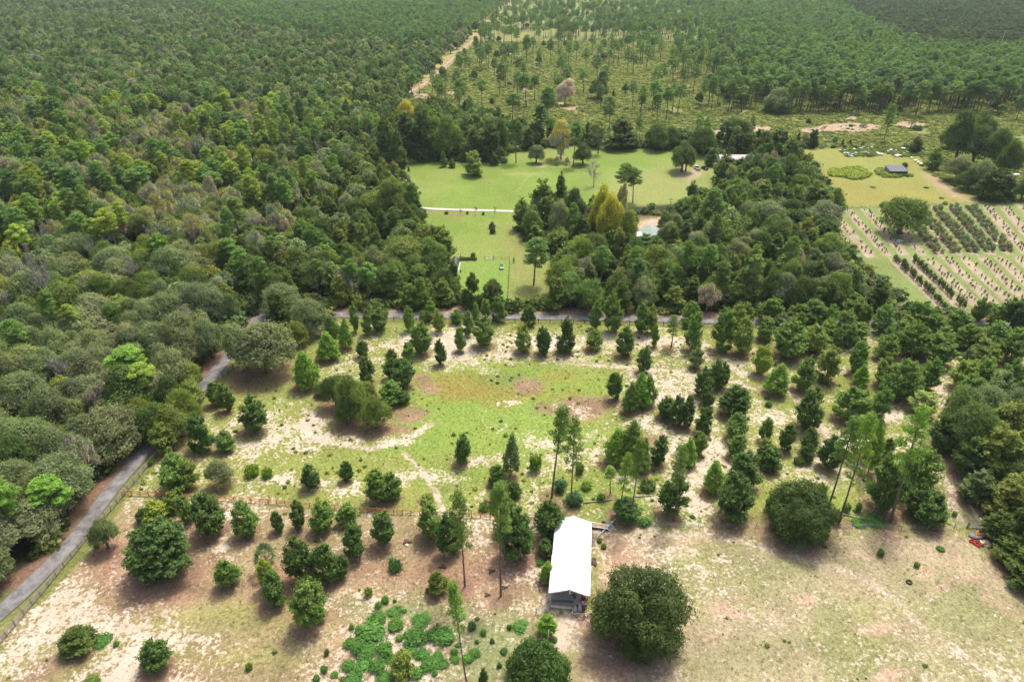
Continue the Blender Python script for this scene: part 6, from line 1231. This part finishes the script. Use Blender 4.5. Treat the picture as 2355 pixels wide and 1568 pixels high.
# houses and sheds among the trees
def gable_house(name, label, c, rot, W, Lg, eave, ridge, mw, mr, ridge_along='x', over=.4, wins=3):
    r_ = empty(name, c, rot); tag(r_, label, 'house')
    q = MB(); x, y = W/2, Lg/2; q.add([(-x, -y, 0), (x, -y, 0), (x, y, 0), (-x, y, 0), (-x, -y, eave), (x, -y, eave), (x, y, eave), (-x, y, eave), (-x, 0, ridge-.1), (x, 0, ridge-.1)], [(0, 1, 5, 4), (2, 3, 7, 6), (1, 2, 6, 9, 5), (3, 0, 4, 8, 7)]); q.build('wall', mw, r_)
    for s in (-1, 1):
        e = Vector((0, s*(y+over), eave-(ridge-eave)*over/y)); q = MB(); V = []
        for xx in (-x-over, x+over): V += [(xx, 0, ridge), (xx, e.y, e.z), (xx, e.y, e.z+.1), (xx, 0, ridge+.1)]
        q.add(V, [(0, 1, 2, 3), (4, 7, 6, 5), (3, 2, 6, 7), (1, 0, 4, 5), (2, 1, 5, 6)]); sl = q.build('roof_slope', mr, r_)
        n = int((W+2*over)/1.0)
        for k in range(n): xx = -x-over+.3+k*(W+2*over-.6)/(n-1); q = MB(); bar(q, (xx, s*.1, ridge+.09), (xx, e.y, e.z+.12), .06, .05); q.build('seam', mr, sl)
    for k in range(wins):
        xx = -x+W*(k+.5)/wins; q = MB(); q.box((xx, -y-.02, eave*.58), (1.2, .06, 1.1)); w_ = q.build('window', M_WHITE, r_); q = MB(); q.box((xx, -y-.06, eave*.58), (1.0, .04, .9)); q.build('pane', M_GLASS, w_)
    q = MB(); q.box((x*.3, -y-.02, 1.0), (.9, .06, 2.0)); q.build('door', M_BROWN, r_); return r_
gable_house('grey_house', 'long low house with a grey roof among dark trees', U(1689, 374), .0, 17.5, 7.5, 2.7, 4.1, M_WALL, M_ROOFG, wins=4)
hB = gable_house('green_roof_house', 'house with a pale green metal roof in the middle wood', U(1497, 553), math.pi/2-.05, 11, 7.2, 2.8, 4.3, M_WALL, M_ROOFP)
gable_house('white_roof_house', 'white-roofed house mostly hidden under mossy oaks', U(856, 617), .05, 15, 9, 2.8, 4.2, M_WALL, M_WHITE)
def canopy(label, c, rot, W, Lg, h, m, name='canopy'):
    r_ = empty(name, c, rot); tag(r_, label, 'canopy'); q = MB(); q.box((0, 0, h), (W, Lg, .08)); q.build('roof_sheet', m, r_)
    for sx in (-1, 1):
        for sy in (-1, 1): q = MB(); q.box((sx*(W/2-.15), sy*(Lg/2-.15), h/2-.05), (.1, .1, h)); q.build('post', M_WHITE, r_)
canopy('white flat carport roof left of the green-roofed house', U(1466, 554), .08, 3.3, 6.0, 2.6, M_WHITE, 'carport'); canopy('small white canopy behind the green-roofed house', U(1554, 528), .3, 2.6, 3.2, 2.2, M_WHITE)
canopy('tiny white canopy behind the grey-roofed house', U(1670, 342), .3, 1.8, 1.6, 2.0, M_WHITE)
canopy('pale low shelter at the edge of the far right lawn', U(2330, 408), .1, 4.5, 2.0, 1.6, M_WHITE, 'shelter')
sh = empty('dark_shed', U(2058, 400), -.02); tag(sh, 'open-fronted shed with a dark weathered roof in the yellow field', 'shed')
q = MB(); V = []; W, Lg = 8.8, 6.4
q.add([(-4.6, -3.6, 2.15), (4.6, -3.6, 2.15), (4.6, 3.6, 3.3), (-4.6, 3.6, 3.3), (-4.6, -3.6, 2.25), (4.6, -3.6, 2.25), (4.6, 3.6, 3.4), (-4.6, 3.6, 3.4)], [(0, 3, 2, 1), (4, 5, 6, 7), (0, 1, 5, 4), (1, 2, 6, 5), (2, 3, 7, 6), (3, 0, 4, 7)]); rf = q.build('roof', M_ROOFD, sh)
for k in range(19): x = -4.5+k*.5; q = MB(); bar(q, (x, -3.6, 2.29), (x, 3.6, 3.44), .07, .06); q.build('batten', M_ROOFD, rf)
q = MB(); q.box((0, 3.2, 1.6), (W, .06, 3.2)); q.build('back_wall', M_WOODD, sh)
for s in (-1, 1): q = MB(); q.add([(s*4.35, -3.2, 0), (s*4.35, 3.2, 0), (s*4.35, 3.2, 3.2), (s*4.35, -3.2, 2.1)], [(0, 1, 2, 3)]); q.build('side_wall', M_WOODG, sh)
for k in range(6): q = MB(); q.box((-4.2+k*1.68, -3.2, 1.05), (.12, .12, 2.1)); q.build('post', M_WOODD, sh)
for k in range(14): q = MB(); q.box((-2.6+k*.36, -2.6, .8), (.3, .04, 1.6)); q.build('door_board', M_RUST if k % 3 == 0 else M_WOODD, sh)
q = MB(); q.lathe([(0, 0), (.3, 0), (.3, .85), (0, .87)], 14); tag(q.build('red_barrel', M_RUST, None, True, U(2080.5, 402)), 'rusty red barrel beside the dark-roofed shed', 'barrel')
# polytunnel
pa, pb = U(1041.5, 628), U(1047.5, 602); az, L = frame_of(pa, pb); pt = empty('plastic_tunnel', pa, az); tag(pt, 'black plastic polytunnel at the edge of the garden lawn', 'tunnel')
q = MB(); V = []; n = 12
for j in range(13):
    for k in range(n+1): a = math.pi*k/n; s = 1+.025*math.sin(j*2.1+k); V.append((1.35*math.cos(a)*s, L*j/12, 2.0*math.sin(a)*s))
q.add(V, [(j*(n+1)+k, j*(n+1)+k+1, (j+1)*(n+1)+k+1, (j+1)*(n+1)+k) for j in range(12) for k in range(n)]); q.build('cover', solid('black_film', (.07, .075, .085), .3, .4, 1.5, bump=.5, spec=.6), pt)
q = MB(); q.add([(1.33*math.cos(math.pi*k/n), .03, 1.97*math.sin(math.pi*k/n)) for k in range(n+1)], [tuple(range(n+1))]); q.build('end_panel', M_DARK, pt)
for j in (0, 3, 6, 9, 12): q = MB(); q.tube([(1.4*math.cos(math.pi*k/n), L*j/12, 2.05*math.sin(math.pi*k/n)) for k in range(n+1)], .03, 5); q.build('hoop', M_GREY, pt)
q = MB(); q.box((0, 0, .07), (.55, L*.85, .05)); o = q.build('concrete_strip', M_CONC, None, False, (pa+pb)/2+Vector((1.75, 0, 0))); o.rotation_euler = (0, 0, az); tag(o, 'pale strip of bare ground along the plastic tunnel', 'strip')
# hedge of the garden
hp = UA([(1059,598),(1092,598),(1092,594),(1059,594)]); hg = bpy.data.objects.new('garden_hedge', lobes_crown('garden_hedge', 5, [(x*1.0, rnd.uniform(-.15, .15), .55, .75, .6, .6) for x in np.linspace(-2.6, 2.6, 7)], 3500, .16, rough=.1, under=.5)); C.objects.link(hg); hg.location = U(1076, 598); hg['tint'] = list(TINT['tg']); tag(hg, 'low clipped hedge closing the back of the garden lawn', 'hedge')
q = MB(); q.lathe([(.0, 0), (.45, 0), (.4, .3), (.18, .5), (.2, 1.0), (.28, 1.2), (.12, 1.4), (.16, 1.6), (0, 1.75)], 12); tag(q.build('garden_statue', M_WHITE, None, True, U(1060, 589)), 'small white garden statue behind the clipped hedge', 'statue')
q = MB(); q.lathe([(0, 0), (.1, 0), (.1, .9), (0, .95)], 8); tag(q.build('white_marker', M_WHITE, None, True, U(1167, 681)), 'short white marker at the end of the garden fence', 'marker')
# vehicles
def wheels(root, xs, ys, r, w):
    for x in xs:
        for y in ys:
            q = MB(); q.lathe([(.0, -w/2), (r*.8, -w/2), (r, -w/3), (r, w/3), (r*.8, w/2), (0, w/2)], 14, M=Matrix.Rotation(math.pi/2, 3, 'Y')); wh = q.build('wheel', M_TYRE, root, True, (x, y, r)); q = MB(); q.lathe([(0, -w*.52), (r*.5, -w*.52), (r*.5, w*.52), (0, w*.52)], 10, M=Matrix.Rotation(math.pi/2, 3, 'Y')); q.build('rim', M_GREY, wh, True)
def pickup(label, c, rot, m, mb):
    r_ = empty('pickup_truck', c, rot); tag(r_, label, 'pickup truck'); q = MB()
    def hull(sec):
        V = []; Fc = []
        for y, w, z0, z1 in sec: V += [(-w/2, y, z0), (w/2, y, z0), (w/2*1.02, y, (z0+z1)/2), (w/2*.95, y, z1), (-w/2*.95, y, z1), (-w/2*1.02, y, (z0+z1)/2)]
        for i in range(len(sec)-1): Fc += [(i*6+k, i*6+(k+1) % 6, (i+1)*6+(k+1) % 6, (i+1)*6+k) for k in range(6)]
        Fc += [tuple(range(5, -1, -1)), tuple(range(len(V)-6, len(V)))]; return MB().add(V, Fc)
    hull([(.2, 1.9, .45, 1.05), (1.6, 1.95, .45, 1.08), (2.6, 1.85, .45, 1.02), (2.85, 1.6, .5, .85)]).build('body', m, r_)
    hull([(-2.75, 1.9, .5, .62), (.2, 1.92, .45, .62)]).build('bed_floor', mb, r_)
    for s in (-1, 1): q = MB(); q.box((s*.92, -1.28, .85), (.08, 2.95, .5)); q.build('bed_side', m, r_)
    q = MB(); q.box((0, -2.74, .85), (1.8, .08, .5)); q.build('tailgate', m, r_); q = MB(); q.box((0, -2.85, .5), (1.85, .12, .2)); q.build('bumper', M_GREY, r_)
    cb = MB(); V = [(-.9, .15, 1.05), (.9, .15, 1.05), (.92, 1.75, 1.06), (-.92, 1.75, 1.06), (-.74, .35, 1.72), (.74, .35, 1.72), (.74, 1.2, 1.74), (-.74, 1.2, 1.74)]; cb.add(V, [(0, 1, 5, 4), (1, 2, 6, 5), (2, 3, 7, 6), (3, 0, 4, 7)]); cb.build('window_band', M_GLASS, r_)
    q = MB(); q.box((0, .78, 1.76), (1.55, .95, .07)); q.build('cab_roof', m, r_); wheels(r_, (-.85, .85), (-1.75, 1.9), .38, .25); return r_
pickup('white pickup truck with a dark open bed parked on the grass', U(1602, 390), .12, M_WHITE, M_BROWN)
v = pickup('dark rusty pickup parked to the right of the white one', U(1619, 390), .35, M_DARK, M_RUST); v.scale = (.85, .85, .85)
ut = empty('garden_cart', U(1153, 618), .1); tag(ut, 'small black and white utility cart on the garden lawn', 'cart')
q = MB(); q.box((0, .3, .55), (1.1, 1.2, .35), taper=.9); q.build('body', M_DARK, ut); q = MB(); q.box((0, -.75, .6), (1.1, .75, .4), taper=1.08); q.build('cargo_box', M_WHITE, ut); q = MB(); q.box((0, .2, 1.45), (1.05, 1.0, .06)); q.build('canopy_top', M_DARK, ut)
for x in (-.5, .5):
    for y in (-.25, .65): q = MB(); q.tube([(x, y, .7), (x*.95, y*.95, 1.45)], .03, 5); q.build('roof_post', M_DARK, ut)
q = MB(); q.box((0, 0, .78), (.9, .4, .14)); q.box((0, -.2, .98), (.9, .1, .35)); q.build('seat', M_RUST, ut); wheels(ut, (-.52, .52), (-.8, .75), .26, .18)

# scattered white boxes and tables in the yellow field
BX = [(235,340),(310,355),(355,340),(345,410),(400,430),(440,440),(480,400),(500,470),(520,430),(550,440),(605,400),(610,450),(560,325),(620,335),(690,285),(720,300),(765,275),(770,310),(740,370),(760,390),(820,375),(875,285),(900,410),(960,420),(870,410),(700,440),(965,280),(1130,440),(1180,440),(1100,400),(1250,365),(1340,370),(1400,345),(1430,360),(1530,350),(1670,250),(1680,300),(1760,290),(1800,280),(1860,255),(1670,400),(1700,412),(1790,390),(1820,350),(1860,360),(1570,450),(1620,460),(1650,440),(1530,475),(1740,440),(2030,310),(2080,320),(2160,295),(2060,420),(420,410),(460,455),(1760,355),(1450,300)]
def junkbox(seed):
    g = random.Random(seed); q = MB(); w, l, h = g.uniform(.8, 1.5), g.uniform(.7, 1.3), g.uniform(.5, 1.0)
    q.box((0, 0, h/2), (w, l, h)); q.box((0, 0, h+.05), (w+.12, l+.12, .08)); [q.box((sx*w*.4, sy*l*.4, -.02), (.1, .1, .2)) for sx in (-1, 1) for sy in (-1, 1)]; q.box((g.uniform(-.2, .2), -l/2-.02, h*.6), (w*.4, .05, h*.25)); return q.mesh('white_box')
JB = [junkbox(s) for s in range(5)]; BC = [M_WHITE, M_WHITE, solid('pale_blue_paint', (.52, .60, .66), .5, .1, 2.0), M_CONL, M_GREY]
JM = {}
LBX = {'pale_blue_paint': 'pale blue', 'white_metal': 'white', 'pale_concrete': 'cream', 'grey_metal': 'grey'}
for i, (x, y) in enumerate(BX):
    m = BC[rnd.choice((0, 0, 1, 2, 2, 3, 4))]; k = rnd.randrange(5)
    if (k, m.name) not in JM: me = JB[k].copy(); me.materials.clear(); me.materials.append(m); JM[(k, m.name)] = me
    o = bpy.data.objects.new('white_box', JM[(k, m.name)]); C.objects.link(o); o.location = U(1906.8+x*.1001, 313.9+y*.1001); o.rotation_euler = (rnd.uniform(-.1, .1), rnd.uniform(-.1, .1), rnd.uniform(0, 3)); s_ = rnd.uniform(.8, 1.35); o.scale = (s_, s_, s_*rnd.uniform(.7, 1.1))
    cl = 'left' if x < 1000 else 'middle' if x < 1500 else 'right'
    tag(o, f'one of the {LBX[m.name]} boxes scattered in the {cl} part of the weedy junk heap', 'box', 'discarded boxes in the yellow field')
for i, (x, y) in enumerate([(1880,515),(1965,580),(2035,618),(2092,655)]):
    t = empty('white_table', U(1906.8+x*.1001, 313.9+y*.1001), .5); tag(t, ['farthest', 'second', 'third', 'nearest'][i]+' of four white tables in a slanting row by the big oaks', 'table', 'white tables in a row'); q = MB(); q.box((0, 0, .85), (1.7, 1.1, .08)); q.build('table_top', M_WHITE, t)
    for sx in (-1, 1):
        for sy in (-1, 1): q = MB(); q.box((sx*.7, sy*.4, .4), (.07, .07, .8)); q.build('leg', M_GREY, t)
lump_ = tag(lump('gravel_ring', (3.6, 2.6, .35), M_TARPG, 61, None, U(2065.5, 554), .06), 'pale grey stone ring round the foot of the orchard oak', 'stone ring')
tag(lump('pale_stone', (2.4, 1.6, .6), M_CONL, 62, None, U(2276, 745), .1), 'pale boulder at the roadside below the orchard fence', 'stone')
for i, (x, y) in enumerate([(2000.5,582),(2112,579),(2236,577)]):
    t = empty('valve_pair', U(x, y)); tag(t, ['leftmost', 'middle', 'rightmost'][i]+' pair of white irrigation valves at the orchard row ends', 'valve', 'irrigation valves'); [(lambda q: (q.lathe([(0, 0), (.12, 0), (.12, .8), (0, .85)], 8), q.build('valve_pipe', M_WHITE, t, True, (s*.35, 0, 0))))(MB()) for s in (-1, 1)]

# poles and wires
def pole(label, c, h, m, arm=True, r=.16, transformer=False, grp=None, name='power_pole'):
    t = empty(name, c); tag(t, label, 'power pole', grp); q = MB(); q.tube([(0, 0, -.3), (0, 0, h)], [r, r*.6], 8); q.build('mast', m, t, True)
    if arm: q = MB(); q.box((0, 0, h-.6), (2.4, .12, .14)); ar = q.build('cross_arm', m, t); [(lambda q: (q.lathe([(0, 0), (.06, 0), (.08, .1), (.03, .25), (0, .25)], 6), q.build('insulator', M_WHITE, ar, True, (x, 0, h-.53))))(MB()) for x in (-1.1, 0, 1.1)]
    if transformer: q = MB(); q.lathe([(0, 0), (.28, 0), (.3, .1), (.3, .9), (.2, 1.0), (0, 1.0)], 12); q.build('transformer', M_WHITE, t, True, (.35, -.1, h-2.2))
    return t
p1 = U(1537, 506); pole('dark utility pole with a white transformer in the middle wood', p1, 9.5, M_WOODD, True, .15, True)
SP = [(1606,62,26),(1898,92,25),(2293,128,24)]; TW = []
for i, (x, y, h) in enumerate(SP): c = U(x, y); pole(['leftmost', 'middle', 'rightmost'][i]+' of the tall pale power poles above the pine woods', c, h, M_CONL, True, .22, False, 'tall pale power poles'); TW.append(c+Vector((0, 0, h-.4)))
ext = [TW[0]+(TW[0]-TW[1])]+TW+[TW[2]+(TW[2]-TW[1])*1.1]
wr = empty('power_line', (0, 0, 0)); tag(wr, 'thin sagging power line strung between the tall pale poles', 'power line')
for dx in (-1.0, 1.0):
    for a, c in zip(ext[:-1], ext[1:]): q = MB(); q.tube([a.lerp(c, t)+Vector((dx*.3, dx, -5*t*(1-t)*1.4)) for t in [k/12 for k in range(13)]], .05, 4, cap=False); q.build('wire', M_GREY, wr)

# ---------------------------------------------------------------- air: one even haze round camera and scene
hb = MB(); hb.box((0, 0, 0), (1, 1, 1)); hz = hb.mesh('haze'); m, N, L = newmat('haze_air'); out = N.new('ShaderNodeOutputMaterial'); pv = N.new('ShaderNodeVolumePrincipled')
pv.inputs['Color'].default_value = (.80, .92, 1.0, 1); pv.inputs['Density'].default_value = .00006; pv.inputs['Anisotropy'].default_value = .2; L.new(pv.outputs[0], out.inputs['Volume'])
haze = link('haze', hz, m); haze.scale = (40000, 40000, 106.0); haze.location = (0, 0, 52.0-1.0); tag(haze, 'thin pale summer haze over the whole land', None, None, 'stuff')
